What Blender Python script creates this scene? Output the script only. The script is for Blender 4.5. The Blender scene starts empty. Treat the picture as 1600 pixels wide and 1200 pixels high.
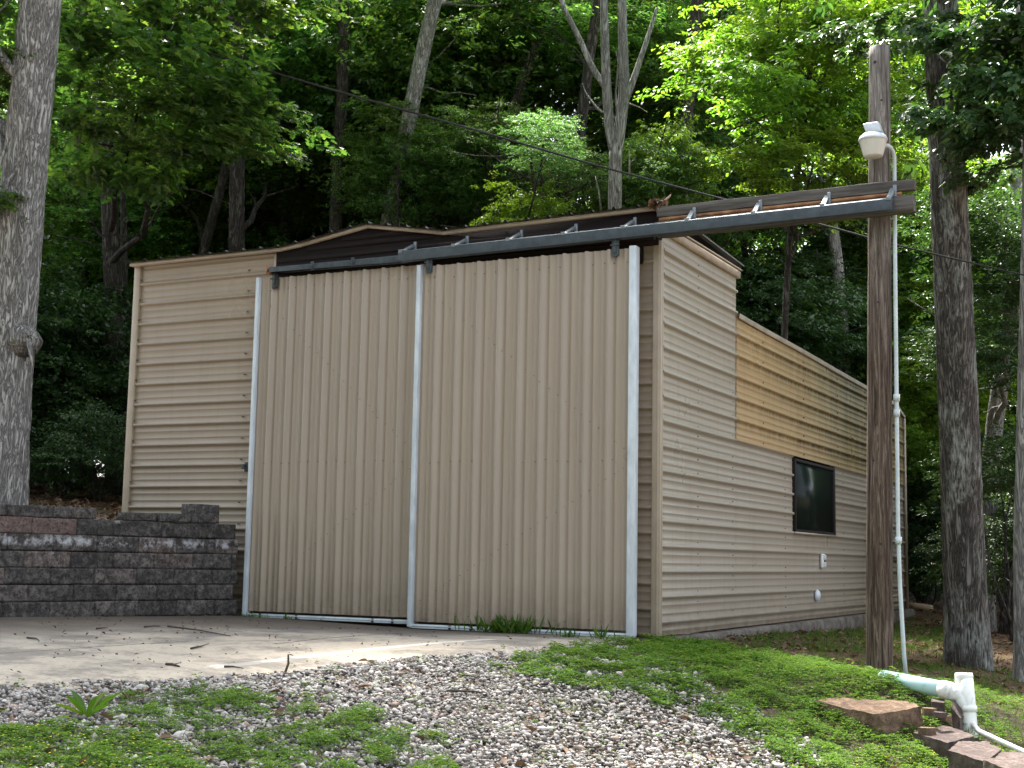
import bpy, bmesh, math, random
import numpy as np
from mathutils import Vector, Matrix, noise as mnoise

scene = bpy.context.scene
COL = scene.collection
R = math.radians

# ------------------------------------------------------------------ camera
CAM = np.array([4.57638, -11.92307, 0.67358])
YAW, PITCH, ROLL, FPX = -0.472863, 0.124377, 0.019035, 2174.25
FW = np.array([math.sin(YAW) * math.cos(PITCH), math.cos(YAW) * math.cos(PITCH), math.sin(PITCH)])
_r = np.array([math.cos(YAW), -math.sin(YAW), 0.0]); _u = np.cross(_r, FW)
RT = _r * math.cos(ROLL) + _u * math.sin(ROLL)
UP = -_r * math.sin(ROLL) + _u * math.cos(ROLL)
cd = bpy.data.cameras.new("camera"); cam = bpy.data.objects.new("camera", cd); COL.objects.link(cam)
cd.sensor_fit = 'HORIZONTAL'; cd.sensor_width = 36.0; cd.lens = 36.0 * FPX / 1600.0
cd.clip_start = 0.1; cd.clip_end = 2000.0
m = Matrix(((RT[0], UP[0], -FW[0], CAM[0]), (RT[1], UP[1], -FW[1], CAM[1]), (RT[2], UP[2], -FW[2], CAM[2]), (0, 0, 0, 1)))
cam.matrix_world = m
scene.camera = cam

# ------------------------------------------------------------------ light
SUN_DIR = Vector((-0.30, 0.36, 0.88)).normalized()      # towards the sun: high, behind the shed
sun_el = math.asin(SUN_DIR.z); sun_az = math.atan2(SUN_DIR.x, SUN_DIR.y)
w = bpy.data.worlds.new("World"); scene.world = w; w.use_nodes = True
nt = w.node_tree; bg = nt.nodes['Background']
sky = nt.nodes.new('ShaderNodeTexSky'); sky.sky_type = 'NISHITA'; sky.sun_disc = False
sky.sun_elevation = sun_el; sky.sun_rotation = sun_az; sky.air_density = 1.0; sky.dust_density = 3.0; sky.ozone_density = 1.0
hs = nt.nodes.new('ShaderNodeHueSaturation'); hs.inputs['Saturation'].default_value = 0.42
nt.links.new(sky.outputs[0], hs.inputs['Color']); nt.links.new(hs.outputs[0], bg.inputs['Color'])
bg.inputs['Strength'].default_value = 0.11
sl = bpy.data.lights.new("sun", 'SUN'); sl.energy = 5.0; sl.angle = R(10.0); sl.color = (1.0, 0.95, 0.86)
so = bpy.data.objects.new("sun", sl); COL.objects.link(so); so.location = (-10, 20, 40)
so.rotation_euler = (-SUN_DIR).to_track_quat('-Z', 'Y').to_euler()
scene.view_settings.view_transform = 'Standard'; scene.view_settings.look = 'None'
scene.view_settings.exposure = 2.72; scene.view_settings.gamma = 1.0
cy = scene.cycles
cy.max_bounces = 12; cy.diffuse_bounces = 5; cy.glossy_bounces = 3; cy.transmission_bounces = 9; cy.transparent_max_bounces = 4
cy.use_denoising = True

# ------------------------------------------------------------------ measuring helpers
def at(px, py, D):
    """World point at depth D seen at photograph position px,py (1600x1200)."""
    return CAM + (FW + (px - 800) / FPX * RT - (py - 600) / FPX * UP) * D

def project(P):
    d = P - CAM; z = d @ FW
    z = np.where(np.abs(z) < 1e-3, 1e-3, z)
    return 800 + FPX * (d @ RT) / z, 600 - FPX * (d @ UP) / z, z

# ------------------------------------------------------------------ terrain
_anch = [(0, 0, -.05), (-4.5, -.2, .0), (-2.3, -.4, -.05), (-6.3, 0, .0), (0.1, 1.2, -.08), (.12, 3.5, -.11), (.12, 6, -.17), (.12, 8.4, -.23),
         (.1, 11, -.15), (-6.3, 11, 0), (1.97, 0, -.25), (2.3, 2.3, -.28), (2.1, -2.4, -.30), (2.78, -2.6, -.44), (3.0, -2.05, -.40),
         (3.43, -2.7, -.56), (2.2, -1.3, -.20), (.6, 11.4, -.08), (1.5, 13, -.12), (4.58, -11.9, -.85), (2, -9, -.72), (0, -12, -.75),
         (8, -8, -.95), (8, 0, -.85), (6, 4, -.62), (10, 12, -.7), (-4, -9, -.35), (4, 20, -.3), (-8, 20, .5), (5, -4, -.75), (1.1, -.5, -.12)]
for px, py, D, z in [(1000, 1060, 9.6, None), (1200, 1195, 8.0, None), (800, 1195, 7.5, None), (0, 1195, 6.2, None), (0, 1080, 7.9, None),
                     (0, 970, 12.4, None), (740, 1010, 11.1, None), (400, 1060, 9.0, None), (1383, 1058, 9.72, None), (1410, 1072, 9.5, None)]:
    p = at(px, py, D); _anch.append((p[0], p[1], p[2]))
_A = np.array(_anch)
def _phi(r2): return np.where(r2 > 1e-12, 0.5 * r2 * np.log(np.maximum(r2, 1e-12)), 0.0)
_n = len(_A); _K = _phi(((_A[:, None, :2] - _A[None, :, :2]) ** 2).sum(-1)) + np.eye(_n) * 0.15
_P = np.c_[np.ones(_n), _A[:, :2]]
_S = np.linalg.solve(np.block([[_K, _P], [_P.T, np.zeros((3, 3))]]), np.r_[_A[:, 2], np.zeros(3)])
WA = np.array([-4.56, -.20]); WB = np.array([-5.28, -2.80]); WDIR = (WB - WA) / np.linalg.norm(WB - WA); WNRM = np.array([-WDIR[1], WDIR[0]])  # WNRM points to the drive
if WNRM[0] < 0: WNRM = -WNRM
def sstep(a, b, x):
    t = np.clip((x - a) / (b - a), 0, 1); return t * t * (3 - 2 * t)
def ground_z(x, y):
    x = np.asarray(x, float); y = np.asarray(y, float)
    cx = np.clip(x, -9, 11); cyy = np.clip(y, -12.5, 20)
    r2 = (cx[..., None] - _A[:, 0]) ** 2 + (cyy[..., None] - _A[:, 1]) ** 2
    low = _phi(r2) @ _S[:_n] + _S[_n] + _S[_n + 1] * cx + _S[_n + 2] * cyy
    low = low + .03 * np.maximum(0, y - 20) + 0.012 * np.maximum(0, -x - 9) * (y > 0)
    # bank behind the retaining wall
    xw = np.where(y < -.3, WA[0] + (WB[0] - WA[0]) / (WB[1] - WA[1]) * (y - WA[1]), -4.75)
    d = xw - x
    high = .95 + .07 * np.clip(d - .3, 0, 12) + .045 * np.clip(y, 0, 14) + 0.02 * np.clip(y - 14, 0, 60)
    wid = .14 + np.clip(y - 9, 0, 30) * .9
    s = sstep(0.10, 1.0, (d / np.maximum(wid, .14)) * 0.5)
    z = low * (1 - s) + high * s
    return z
def gz(x, y): return float(ground_z(np.array([x]), np.array([y]))[0])
def gpx(px, py, d0=5.0, d1=60.0):
    """Point where the sight line through px,py meets the terrain."""
    D = np.linspace(d0, d1, 1200); P = CAM + (FW + (px - 800) / FPX * RT - (py - 600) / FPX * UP)[None] * D[:, None]
    h = P[:, 2] - ground_z(P[:, 0], P[:, 1]); k = np.argmax(h < 0)
    return P[k]

# ------------------------------------------------------------------ object helpers
def link(o, parent=None):
    COL.objects.link(o)
    if parent is not None: o.parent = parent
    return o
def tag(o, label=None, cat=None, group=None, kind=None):
    if label: o['label'] = label
    if cat: o['category'] = cat
    if group: o['group'] = group
    if kind: o['kind'] = kind
    return o
def empty(name, label, cat, loc=(0, 0, 0), group=None):
    o = bpy.data.objects.new(name, None); o.empty_display_size = .2; o.location = loc
    return tag(link(o), label, cat, group)

class MB:
    """Collects vertices and faces (with material slots) for ONE mesh object."""
    def __init__(self): self.v = []; self.f = []; self.mi = []; self.n = 0
    def add(self, verts, faces, mi=0):
        o = self.n
        self.v.append(np.asarray(verts, float).reshape(-1, 3)); self.n += len(self.v[-1])
        for f in faces: self.f.append([i + o for i in f]); self.mi.append(mi)
    def box(self, x0, x1, y0, y1, z0, z1, mi=0):
        v = [(x0, y0, z0), (x1, y0, z0), (x1, y1, z0), (x0, y1, z0), (x0, y0, z1), (x1, y0, z1), (x1, y1, z1), (x0, y1, z1)]
        self.add(v, [(0, 3, 2, 1), (4, 5, 6, 7), (0, 1, 5, 4), (1, 2, 6, 5), (2, 3, 7, 6), (3, 0, 4, 7)], mi)
    def prism(self, poly, axis, a, b, mi=0):
        """poly: list of 2-D points (in the two other axes, cyclic order), swept from a to b along axis."""
        n = len(poly); v = []
        for t in (a, b):
            for p in poly:
                q = list(p); q.insert(axis, t); v.append(q)
        fs = [tuple(range(n))[::-1], tuple(range(n, 2 * n))] + [(i, (i + 1) % n, n + (i + 1) % n, n + i) for i in range(n)]
        self.add(v, fs, mi)
    def tube(self, pts, rad, seg=12, mi=0, caps=True, amp=0.0, freq=3.0, seed=0, squash=None):
        pts = np.asarray(pts, float); n = len(pts)
        rad = np.full(n, rad, float) if np.isscalar(rad) else np.asarray(rad, float)
        T = np.gradient(pts, axis=0); T /= np.linalg.norm(T, axis=1)[:, None]
        ref = np.array([1., 0, 0]) if abs(T[0][0]) < .9 else np.array([0, 1., 0])
        a = np.linspace(0, 2 * math.pi, seg, endpoint=False); V = []
        N = ref - T[0] * (ref @ T[0]); N /= np.linalg.norm(N)
        for i in range(n):
            N = N - T[i] * (N @ T[i]); N /= np.linalg.norm(N); B = np.cross(T[i], N)
            rr = np.full(seg, rad[i])
            if amp:
                for k in range(seg):
                    q = Vector((math.cos(a[k]) * freq, math.sin(a[k]) * freq, i * .35 + seed * 7.3))
                    rr[k] *= 1 + amp * mnoise.noise(q)
            V.append(pts[i] + rr[:, None] * (np.cos(a)[:, None] * N + np.sin(a)[:, None] * B))
        V = np.concatenate(V); F = []
        for i in range(n - 1):
            for k in range(seg):
                k2 = (k + 1) % seg; F.append((i * seg + k, i * seg + k2, (i + 1) * seg + k2, (i + 1) * seg + k))
        if caps: F.append(tuple(range(seg))[::-1]); F.append(tuple(range((n - 1) * seg, n * seg)))
        self.add(V, F, mi)
    def lathe(self, prof, c, seg=24, mi=0):
        """prof: (r, z) list, revolved about the vertical through c."""
        a = np.linspace(0, 2 * math.pi, seg, endpoint=False)
        V = np.concatenate([np.c_[c[0] + r * np.cos(a), c[1] + r * np.sin(a), np.full(seg, c[2] + z)] for r, z in prof]); F = []
        for i in range(len(prof) - 1):
            for k in range(seg):
                k2 = (k + 1) % seg; F.append((i * seg + k, i * seg + k2, (i + 1) * seg + k2, (i + 1) * seg + k))
        F.append(tuple(range(seg))[::-1]); F.append(tuple(range((len(prof) - 1) * seg, len(prof) * seg)))
        self.add(V, F, mi)
    def mesh(self, name, mats, smooth=False):
        me = bpy.data.meshes.new(name)
        V = np.concatenate(self.v) if self.v else np.zeros((0, 3))
        lens = np.array([len(f) for f in self.f], np.int32); li = np.fromiter((i for f in self.f for i in f), np.int32)
        fill(me, V, li, lens, self.mi)
        for mt in (mats if isinstance(mats, (list, tuple)) else [mats]): me.materials.append(mt)
        if smooth: me.polygons.foreach_set('use_smooth', np.ones(len(me.polygons), bool))
        return me
    def build(self, name, mats, parent=None, smooth=False, bevel=0, base=None):
        me = self.mesh(name, mats, smooth); o = bpy.data.objects.new(name, me); link(o, parent)
        if parent is not None and parent.type == 'EMPTY': o.matrix_parent_inverse = Matrix.Translation(-parent.location)
        if bevel:
            b = o.modifiers.new('bevel', 'BEVEL'); b.width = bevel; b.segments = 2; b.limit_method = 'ANGLE'
        return o
def fill(me, V, li, lens, mi=None):
    me.vertices.add(len(V)); me.vertices.foreach_set('co', np.asarray(V, np.float32).ravel())
    me.loops.add(len(li)); me.loops.foreach_set('vertex_index', li)
    me.polygons.add(len(lens)); st = np.r_[0, np.cumsum(lens)[:-1]].astype(np.int32)
    me.polygons.foreach_set('loop_start', st)
    if mi is not None: me.polygons.foreach_set('material_index', np.asarray(mi, np.int32))
    me.update(calc_edges=True); me.validate()
def raw_mesh(name, V, faces, mat, smooth=False):
    """V (n,3), faces (m,k) array of one polygon size."""
    me = bpy.data.meshes.new(name); F = np.asarray(faces, np.int32)
    fill(me, V, F.ravel(), np.full(len(F), F.shape[1], np.int32))
    for mt in (mat if isinstance(mat, (list, tuple)) else [mat]): me.materials.append(mt)
    if smooth: me.polygons.foreach_set('use_smooth', np.ones(len(me.polygons), bool))
    return me

# ------------------------------------------------------------------ materials
def mat(name, rough=.6, metallic=0.0, spec=0.5):
    mt = bpy.data.materials.new(name); mt.use_nodes = True; t = mt.node_tree
    b = t.nodes['Principled BSDF']; b.inputs['Roughness'].default_value = rough; b.inputs['Metallic'].default_value = metallic
    b.inputs['Specular IOR Level'].default_value = spec
    return mt, t, b
class G:
    """Tiny node-graph helper."""
    def __init__(self, t): self.t = t; self.tc = t.nodes.new('ShaderNodeTexCoord')
    def val(self, sock, x):
        if hasattr(x, 'links') or isinstance(x, bpy.types.NodeSocket): self.t.links.new(x, sock)
        else: sock.default_value = x
    def map(self, scale=(1, 1, 1), loc=(0, 0, 0), src=None, rot=(0, 0, 0)):
        n = self.t.nodes.new('ShaderNodeMapping'); n.inputs['Scale'].default_value = scale; n.inputs['Location'].default_value = loc
        n.inputs['Rotation'].default_value = rot
        self.t.links.new(src or self.tc.outputs['Object'], n.inputs['Vector']); return n.outputs[0]
    def noise(self, scale=5, detail=4, rough=.55, vec=None, dist=0):
        n = self.t.nodes.new('ShaderNodeTexNoise'); n.inputs['Scale'].default_value = scale; n.inputs['Detail'].default_value = detail
        n.inputs['Roughness'].default_value = rough; n.inputs['Distortion'].default_value = dist
        self.t.links.new(vec or self.tc.outputs['Object'], n.inputs['Vector']); return n.outputs['Fac']
    def voro(self, scale=5, vec=None, out='Distance', feat='F1', rand=1):
        n = self.t.nodes.new('ShaderNodeTexVoronoi'); n.feature = feat; n.inputs['Scale'].default_value = scale; n.inputs['Randomness'].default_value = rand
        self.t.links.new(vec or self.tc.outputs['Object'], n.inputs['Vector']); return n.outputs[out]
    def ramp(self, fac, stops, interp='LINEAR'):
        n = self.t.nodes.new('ShaderNodeValToRGB'); r = n.color_ramp; r.interpolation = interp
        while len(r.elements) < len(stops): r.elements.new(.5)
        for e, (p, c) in zip(r.elements, stops):
            e.position = p; e.color = (c, c, c, 1) if np.isscalar(c) else (*c[:3], 1)
        self.t.links.new(fac, n.inputs[0]); return n.outputs[0]
    def mix(self, a, b, fac, mode='MIX'):
        n = self.t.nodes.new('ShaderNodeMix'); n.data_type = 'RGBA'; n.blend_type = mode
        self.val(n.inputs[0], fac)
        for s, x in ((n.inputs[6], a), (n.inputs[7], b)):
            if isinstance(x, bpy.types.NodeSocket): self.t.links.new(x, s)
            else: s.default_value = (*x[:3], 1) if not np.isscalar(x) else (x, x, x, 1)
        return n.outputs[2]
    def math(self, op, a, b=0.0, c=None):
        n = self.t.nodes.new('ShaderNodeMath'); n.operation = op; self.val(n.inputs[0], a); self.val(n.inputs[1], b)
        if c is not None: self.val(n.inputs[2], c)
        return n.outputs[0]
    def sep(self, src=None):
        n = self.t.nodes.new('ShaderNodeSeparateXYZ'); self.t.links.new(src or self.tc.outputs['Object'], n.inputs[0]); return n.outputs
    def island(self): return self.t.nodes.new('ShaderNodeNewGeometry').outputs['Random Per Island']
    def objrand(self): return self.t.nodes.new('ShaderNodeObjectInfo').outputs['Random']
    def bump(self, h, strength=.4, dist=.01, b=None):
        n = self.t.nodes.new('ShaderNodeBump'); n.inputs['Strength'].default_value = strength; n.inputs['Distance'].default_value = dist
        self.t.links.new(h, n.inputs['Height'])
        if b: self.t.links.new(n.outputs[0], b.inputs['Normal'])
        return n.outputs[0]

def simple(name, c1, c2, rough=.5, metallic=0, scale=6, bump=0, bscale=40, bdist=.003, spec=.5, stretch=(1, 1, 1)):
    mt, t, b = mat(name, rough, metallic, spec); g = G(t)
    n = g.noise(scale, 6, .6, g.map(stretch))
    g.val(b.inputs['Base Color'], g.ramp(n, [(.35, c1), (.65, c2)]))
    if bump: g.bump(g.noise(bscale, 5, .6, g.map(stretch)), bump, bdist, b)
    return mt

def metal_panel(name, base, dirt, axis, stain=0.0, grime=.25):
    """Painted steel sheet; axis = long direction of the ribs (streaks run down in z)."""
    mt, t, b = mat(name, .42, 0, .45); g = G(t)
    big = g.noise(.9, 3, .5); col = g.mix(base, tuple(c * .86 for c in base), big)
    run = g.noise(1.0, 5, .65, g.map((14, 14, .5)))
    col = g.mix(col, tuple(c * .72 for c in dirt), g.math('MULTIPLY', g.ramp(run, [(.5, 0.), (.8, 1.)]), grime))
    cx = g.sep()[axis]; wn = t.nodes.new('ShaderNodeTexWhiteNoise'); wn.noise_dimensions = '1D'
    g.val(wn.inputs['W'], g.math('FLOOR', g.math('DIVIDE', g.math('ADD', cx, 40.07), .9144)))
    col = g.mix(col, tuple(c * .80 for c in base), g.math('MULTIPLY', wn.outputs['Value'], .6))
    spk = g.noise(60, 3, .6); col = g.mix(col, tuple(c * .6 for c in dirt), g.math('MULTIPLY', g.ramp(spk, [(.62, 0.), (.75, 1.)]), grime * .9))
    z = g.sep()[2]
    low = g.math('MULTIPLY', g.ramp(z, [(0., 1.), (.12, .5), (.5, 0.)]), g.ramp(g.noise(6, 5, .7), [(.3, .2), (.65, 1.)]))
    col = g.mix(col, tuple(c * .55 for c in dirt), g.math('MULTIPLY', low, .9))
    if stain:
        yy = g.sep()[1]
        far = g.ramp(g.math('MULTIPLY', yy, 1 / 11.), [(.25, .0), (.5, .5), (.68, 1.), (.9, .9)])
        top = g.ramp(g.math('DIVIDE', z, 3.4), [(.55, .45), (.95, 1.)])
        drip = g.noise(1, 6, .7, g.map((1, 5, .35)))
        col = g.mix(col, (.27, .195, .08), g.math('MULTIPLY', g.ramp(g.math('MULTIPLY', yy, 1 / 11.), [(.3, 0.), (.8, 1.)]), .5))
        mould = g.math('MULTIPLY', g.math('MULTIPLY', far, top), g.ramp(drip, [(.30, 0.), (.55, 1.)]))
        col = g.mix(col, (.05, .048, .02), g.math('MULTIPLY', mould, .95))
        fine = g.noise(1, 5, .75, g.map((1, 16, 1.2)))
        # drips hang just below every raised rib
        ph = g.math('FRACT', g.math('DIVIDE', g.math('SUBTRACT', z, STAIN_PHASE), .2286))
        band = g.ramp(ph, [(.45, 0.), (.74, .5), (.88, 1.), (.93, 1.), (.97, 0.)])
        dr = g.math('MULTIPLY', g.math('MULTIPLY', band, g.ramp(fine, [(.44, 0.), (.54, 1.)])), g.ramp(g.math('MULTIPLY', yy, 1 / 11.), [(.2, .35), (.45, 1.)]))
        col = g.mix(col, (.02, .017, .012), g.math('MULTIPLY', dr, .95))
    g.val(b.inputs['Base Color'], col)
    g.val(b.inputs['Roughness'], g.ramp(big, [(.3, .26), (.7, .40)]))
    g.bump(g.noise(2.2, 3, .5), .12, .02, b)
    return mt
STAIN_PHASE = 0.1217
TAN = (.315, .25, .188); TAND = (.20, .145, .09)
M_TAN = metal_panel("tan_metal", TAN, TAND, 2)
M_DOOR = metal_panel("tan_door_metal", (.36, .292, .224), TAND, 0, grime=.3)
M_SIDE = metal_panel("tan_side_metal", (.355, .308, .25), TAND, 2, grime=.4)
M_YEL = metal_panel("yellowed_metal", (.42, .28, .14), (.2, .14, .07), 2, stain=1, grime=.4)
M_TRIM = simple("tan_trim", (.37, .30, .225), (.31, .25, .185), .45)
M_WHITE = simple("white_trim", (.58, .63, .67), (.42, .46, .49), .45, 0, 3.5, stretch=(3, 3, 1))
M_GALV = simple("slate_steel", (.040, .053, .064), (.062, .078, .092), .5, .1, 14, spec=.3)
M_ZINC = simple("zinc_bracket", (.13, .15, .165), (.21, .23, .245), .5, .25, 26)
M_DGALV = simple("dark_galvanised", (.04, .052, .06), (.075, .09, .10), .6, .1, 14, spec=.25)
M_BLACK = simple("black_steel", (.02, .022, .024), (.04, .042, .044), .5, .2)
M_BROWN = simple("brown_board", (.009, .0055, .0055), (.014, .009, .0085), .75, 0, 3, .25, 25, .002, spec=.15, stretch=(.3, 1, 5))
M_ROOF = simple("roof_metal", (.03, .03, .03), (.06, .058, .055), .35, .2)
M_SCREW = simple("screw_rust", (.10, .06, .04), (.2, .15, .11), .6)
M_DARK = simple("dark_void", (.012, .012, .012), (.02, .02, .02), .8)
def weathered(name, c1, c2, c3, vs, rot=(0, 0, 0), bumpd=.008):
    mt, t, b = mat(name, .8, 0, .25); g = G(t)
    v = g.map(vs, rot=rot); n = g.noise(1, 8, .68, v); n2 = g.noise(.35, 4, .5, v)
    col = g.mix(g.ramp(n, [(.3, c1), (.5, c2), (.72, c3)]), c1, g.math('MULTIPLY', g.ramp(n2, [(.5, 0.), (.75, 1.)]), .6))
    g.val(b.inputs['Base Color'], col); g.bump(n, .7, bumpd, b); return mt
M_PLANK = weathered("weathered_plank", (.03, .027, .023), (.085, .077, .068), (.17, .155, .14), (1.2, 30, 30))
M_RUST = simple("rusty_pipe", (.13, .05, .02), (.34, .17, .075), .8, 0, 9, .4, 40)
def pole_mat():
    mt, t, b = mat("pole_wood", .85, 0, .2); g = G(t)
    v = g.map((34, 34, 1.9)); n = g.noise(1, 9, .74, v, 1.3); crack = g.noise(1, 3, .6, g.map((45, 45, .55), (3, 1, 0)))
    z = g.sep()[2]
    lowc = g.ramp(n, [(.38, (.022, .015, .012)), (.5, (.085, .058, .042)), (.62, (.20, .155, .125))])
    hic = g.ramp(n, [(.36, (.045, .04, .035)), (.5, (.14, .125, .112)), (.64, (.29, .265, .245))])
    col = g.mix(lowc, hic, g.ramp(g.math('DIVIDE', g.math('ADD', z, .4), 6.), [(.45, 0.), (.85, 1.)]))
    col = g.mix(col, (.02, .014, .011), g.ramp(crack, [(.60, 0.), (.70, .9)]))
    g.val(b.inputs['Base Color'], col); g.bump(g.math('SUBTRACT', n, g.ramp(crack, [(.58, 0.), (.7, 1.)])), .8, .012, b); return mt
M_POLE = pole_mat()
def pvc(name, c1, c2):
    mt, t, b = mat(name, .35, 0, .5); g = G(t)
    n = g.noise(5, 5, .6); d = g.noise(22, 5, .7)
    col = g.mix(g.ramp(n, [(.35, c1), (.65, c2)]), (.25, .24, .19), g.math('MULTIPLY', g.ramp(d, [(.56, 0.), (.72, 1.)]), .5))
    g.val(b.inputs['Base Color'], col); return mt
M_PVC = pvc("white_pvc", (.74, .74, .70), (.62, .64, .61)); M_TEAL = pvc("teal_pvc", (.30, .50, .50), (.42, .60, .59)); M_COND = pvc("conduit_pvc", (.50, .55, .56), (.40, .45, .46))
def glass():
    mt, t, b = mat("dark_glass", .22, 0, .12); g = G(t)
    g.val(b.inputs['Base Color'], g.ramp(g.noise(3, 3), [(.3, (.006, .01, .009)), (.7, (.012, .02, .016))])); return mt
M_GLASS = glass()
def lens():
    mt, t, b = mat("lamp_lens", .35, 0, .5); g = G(t)
    g.val(b.inputs['Base Color'], g.ramp(g.noise(12, 3, .5, g.map((1, 1, .3))), [(.3, (.46, .44, .39)), (.7, (.58, .56, .51))]))
    return mt
M_LENS = lens()
def bark(name, dark, mid, light, zs=2.2, hs=16, dist=.03, moss=0):
    mt, t, b = mat(name, .9, 0, .12); g = G(t)
    v = g.map((hs, hs, zs)); n = g.noise(1, 6, .62, v, 1.2); n2 = g.noise(2.3, 5, .6, v, .8)
    ridge = g.math('ABSOLUTE', g.math('SUBTRACT', n, .5)); h = g.math('ADD', g.ramp(ridge, [(.0, 0.), (.10, .75), (.25, 1.)]), g.math('MULTIPLY', n2, .5))
    col = g.ramp(g.math('MULTIPLY', h, .7), [(.18, dark), (.55, mid), (.95, light)])
    big = g.noise(1.3, 4, .6)
    col = g.mix(col, tuple(c * .6 for c in mid), g.math('MULTIPLY', g.ramp(big, [(.45, 0.), (.7, 1.)]), .35))
    if moss:
        pa = g.noise(2.6, 6, .7, g.map((1, 1, .6), (4, 2, 1)))
        col = g.mix(col, (.40, .42, .39), g.math('MULTIPLY', g.math('MULTIPLY', g.ramp(pa, [(.51, 0.), (.58, 1.)]), g.ramp(n2, [(.4, 0.), (.6, 1.)])), moss))
    g.val(b.inputs['Base Color'], col); g.bump(h, .85, dist, b); return mt
M_BARKG = bark("pale_oak_bark", (.08, .073, .068), (.29, .28, .265), (.50, .485, .465), 4, 26, .014)
M_BARKR = bark("dark_ridged_bark", (.035, .031, .028), (.125, .113, .102), (.26, .245, .225), 2.6, 24, .025, moss=.8)
M_BARKD = bark("forest_bark", (.022, .019, .017), (.07, .062, .055), (.15, .138, .125), 3, 18, .03)
M_BARKP = bark("dead_bark", (.11, .105, .10), (.27, .262, .252), (.42, .41, .395), 2, 16, .015)

def leaf_mat(name, cols, trans=.45, rough=.42, hue=.03, val=.35, tint=(1.25, 1.35, .55), spec=.45, patch=False):
    mt, t, b = mat(name, rough, 0, spec); g = G(t)
    c = g.ramp(g.island(), [(i / (len(cols) - 1), k) for i, k in enumerate(cols)])
    if patch:
        pn = g.noise(1.6, 4, .6); c = g.mix(c, (.10, .16, .02), g.math('MULTIPLY', g.ramp(pn, [(.42, 0.), (.68, 1.)]), .6)); c = g.mix(c, (.022, .07, .018), g.math('MULTIPLY', g.ramp(g.noise(2.7, 3, .5), [(.55, 0.), (.75, 1.)]), .6))
    n = t.nodes.new('ShaderNodeHueSaturation'); r = g.objrand()
    g.val(n.inputs['Hue'], g.math('MULTIPLY_ADD', r, hue, .5 - hue * .5)); g.val(n.inputs['Value'], g.math('MULTIPLY_ADD', r, val, 1 - val * .5))
    t.links.new(c, n.inputs['Color']); g.val(b.inputs['Base Color'], n.outputs[0])
    tr = t.nodes.new('ShaderNodeBsdfTranslucent'); t.links.new(g.mix(n.outputs[0], tint, 1.0, 'MULTIPLY'), tr.inputs['Color'])
    mx = t.nodes.new('ShaderNodeMixShader'); mx.inputs[0].default_value = trans
    out = t.nodes['Material Output']; t.links.new(b.outputs[0], mx.inputs[1]); t.links.new(tr.outputs[0], mx.inputs[2]); t.links.new(mx.outputs[0], out.inputs['Surface'])
    return mt
M_LEAF = leaf_mat("forest_leaves", [(.026, .060, .024), (.044, .094, .030), (.070, .134, .036), (.115, .178, .042)], .55, hue=.05, val=.5, tint=(2.1, 2.2, .9))
M_LEAFD = leaf_mat("dark_glossy_leaves", [(.024, .055, .022), (.038, .08, .028), (.058, .11, .034)], .38, .4)
M_LEAFY = leaf_mat("bright_leaves", [(.06, .12, .016), (.09, .17, .022), (.14, .22, .03)], .5, tint=(2.1, 2.1, .8))
M_CLOVER = leaf_mat("clover_leaves", [(.05, .105, .016), (.08, .155, .024), (.115, .20, .034), (.16, .24, .045)], .4, .75, 0, 0, (1.5, 1.7, .7), .15, True)
M_GRASS = leaf_mat("grass_blades", [(.04, .10, .014), (.07, .15, .02), (.12, .17, .035)], .4, .65, 0, 0, (1.5, 1.6, .7), .2)
M_DEADLEAF = leaf_mat("dead_leaves", [(.07, .035, .018), (.13, .07, .035), (.20, .12, .07), (.10, .06, .04)], .15, .7, 0, 0, (1, 1, 1))
M_FLOWER = simple("yellow_petals", (.7, .55, .03), (.8, .65, .05), .6)
# ------------------------------------------------------------------ ground sheet
def ground_mat():
    mt, t, b = mat("earth", .95, 0, .15); g = G(t)
    n = g.noise(9, 8, .7); n2 = g.noise(1.1, 5, .6); fine = g.noise(70, 4, .7)
    soil = g.ramp(n, [(.3, (.035, .026, .018)), (.55, (.075, .055, .038)), (.75, (.13, .10, .075))])
    litter = g.ramp(g.voro(22, None, 'Color'), [(.1, (.035, .02, .012)), (.5, (.09, .05, .028)), (.9, (.17, .105, .06))])
    y = g.sep()[1]; fo = g.ramp(g.math('MULTIPLY_ADD', y, .06, .5), [(.45, 0.), (.58, 1.)])
    col = g.mix(soil, litter, g.math('MULTIPLY', fo, .8))
    col = g.mix(col, (.04, .06, .016), g.math('MULTIPLY', g.ramp(n2, [(.48, 0.), (.62, 1.)]), .5))
    xx = g.sep()[0]; nearm = g.math('MULTIPLY', g.math('MULTIPLY', g.ramp(g.math('MULTIPLY_ADD', y, -.5, .3), [(.4, 0.), (.9, 1.)]), g.ramp(g.math('MULTIPLY_ADD', g.math('MULTIPLY_ADD', y, .55, 2.2), -1, g.math('MULTIPLY_ADD', xx, -1., 1.)), [(.0, 0.), (.5, 1.)])), g.ramp(n2, [(.35, .4), (.6, .9)]))
    col = g.mix(col, g.ramp(fine, [(.3, (.09, .078, .067)), (.7, (.24, .215, .19))]), nearm)
    g.val(b.inputs['Base Color'], col); g.bump(g.math('ADD', n, g.math('MULTIPLY', fine, .5)), .8, .03, b); return mt
def axis_pts(a0, a1, step, ends):
    c = np.arange(a0, a1 + 1e-6, step); lo = [a0]; hi = [a1]; s = step
    while lo[-1] > -ends: s *= 1.22; lo.append(lo[-1] - s)
    s = step
    while hi[-1] < ends: s *= 1.22; hi.append(hi[-1] + s)
    return np.array(lo[:0:-1] + list(c) + hi[1:])
gx = axis_pts(-8, 6, .10, 260); gy = axis_pts(-9, 3.5, .10, 260)
X, Y = np.meshgrid(gx, gy); Z = ground_z(X, Y)
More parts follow.
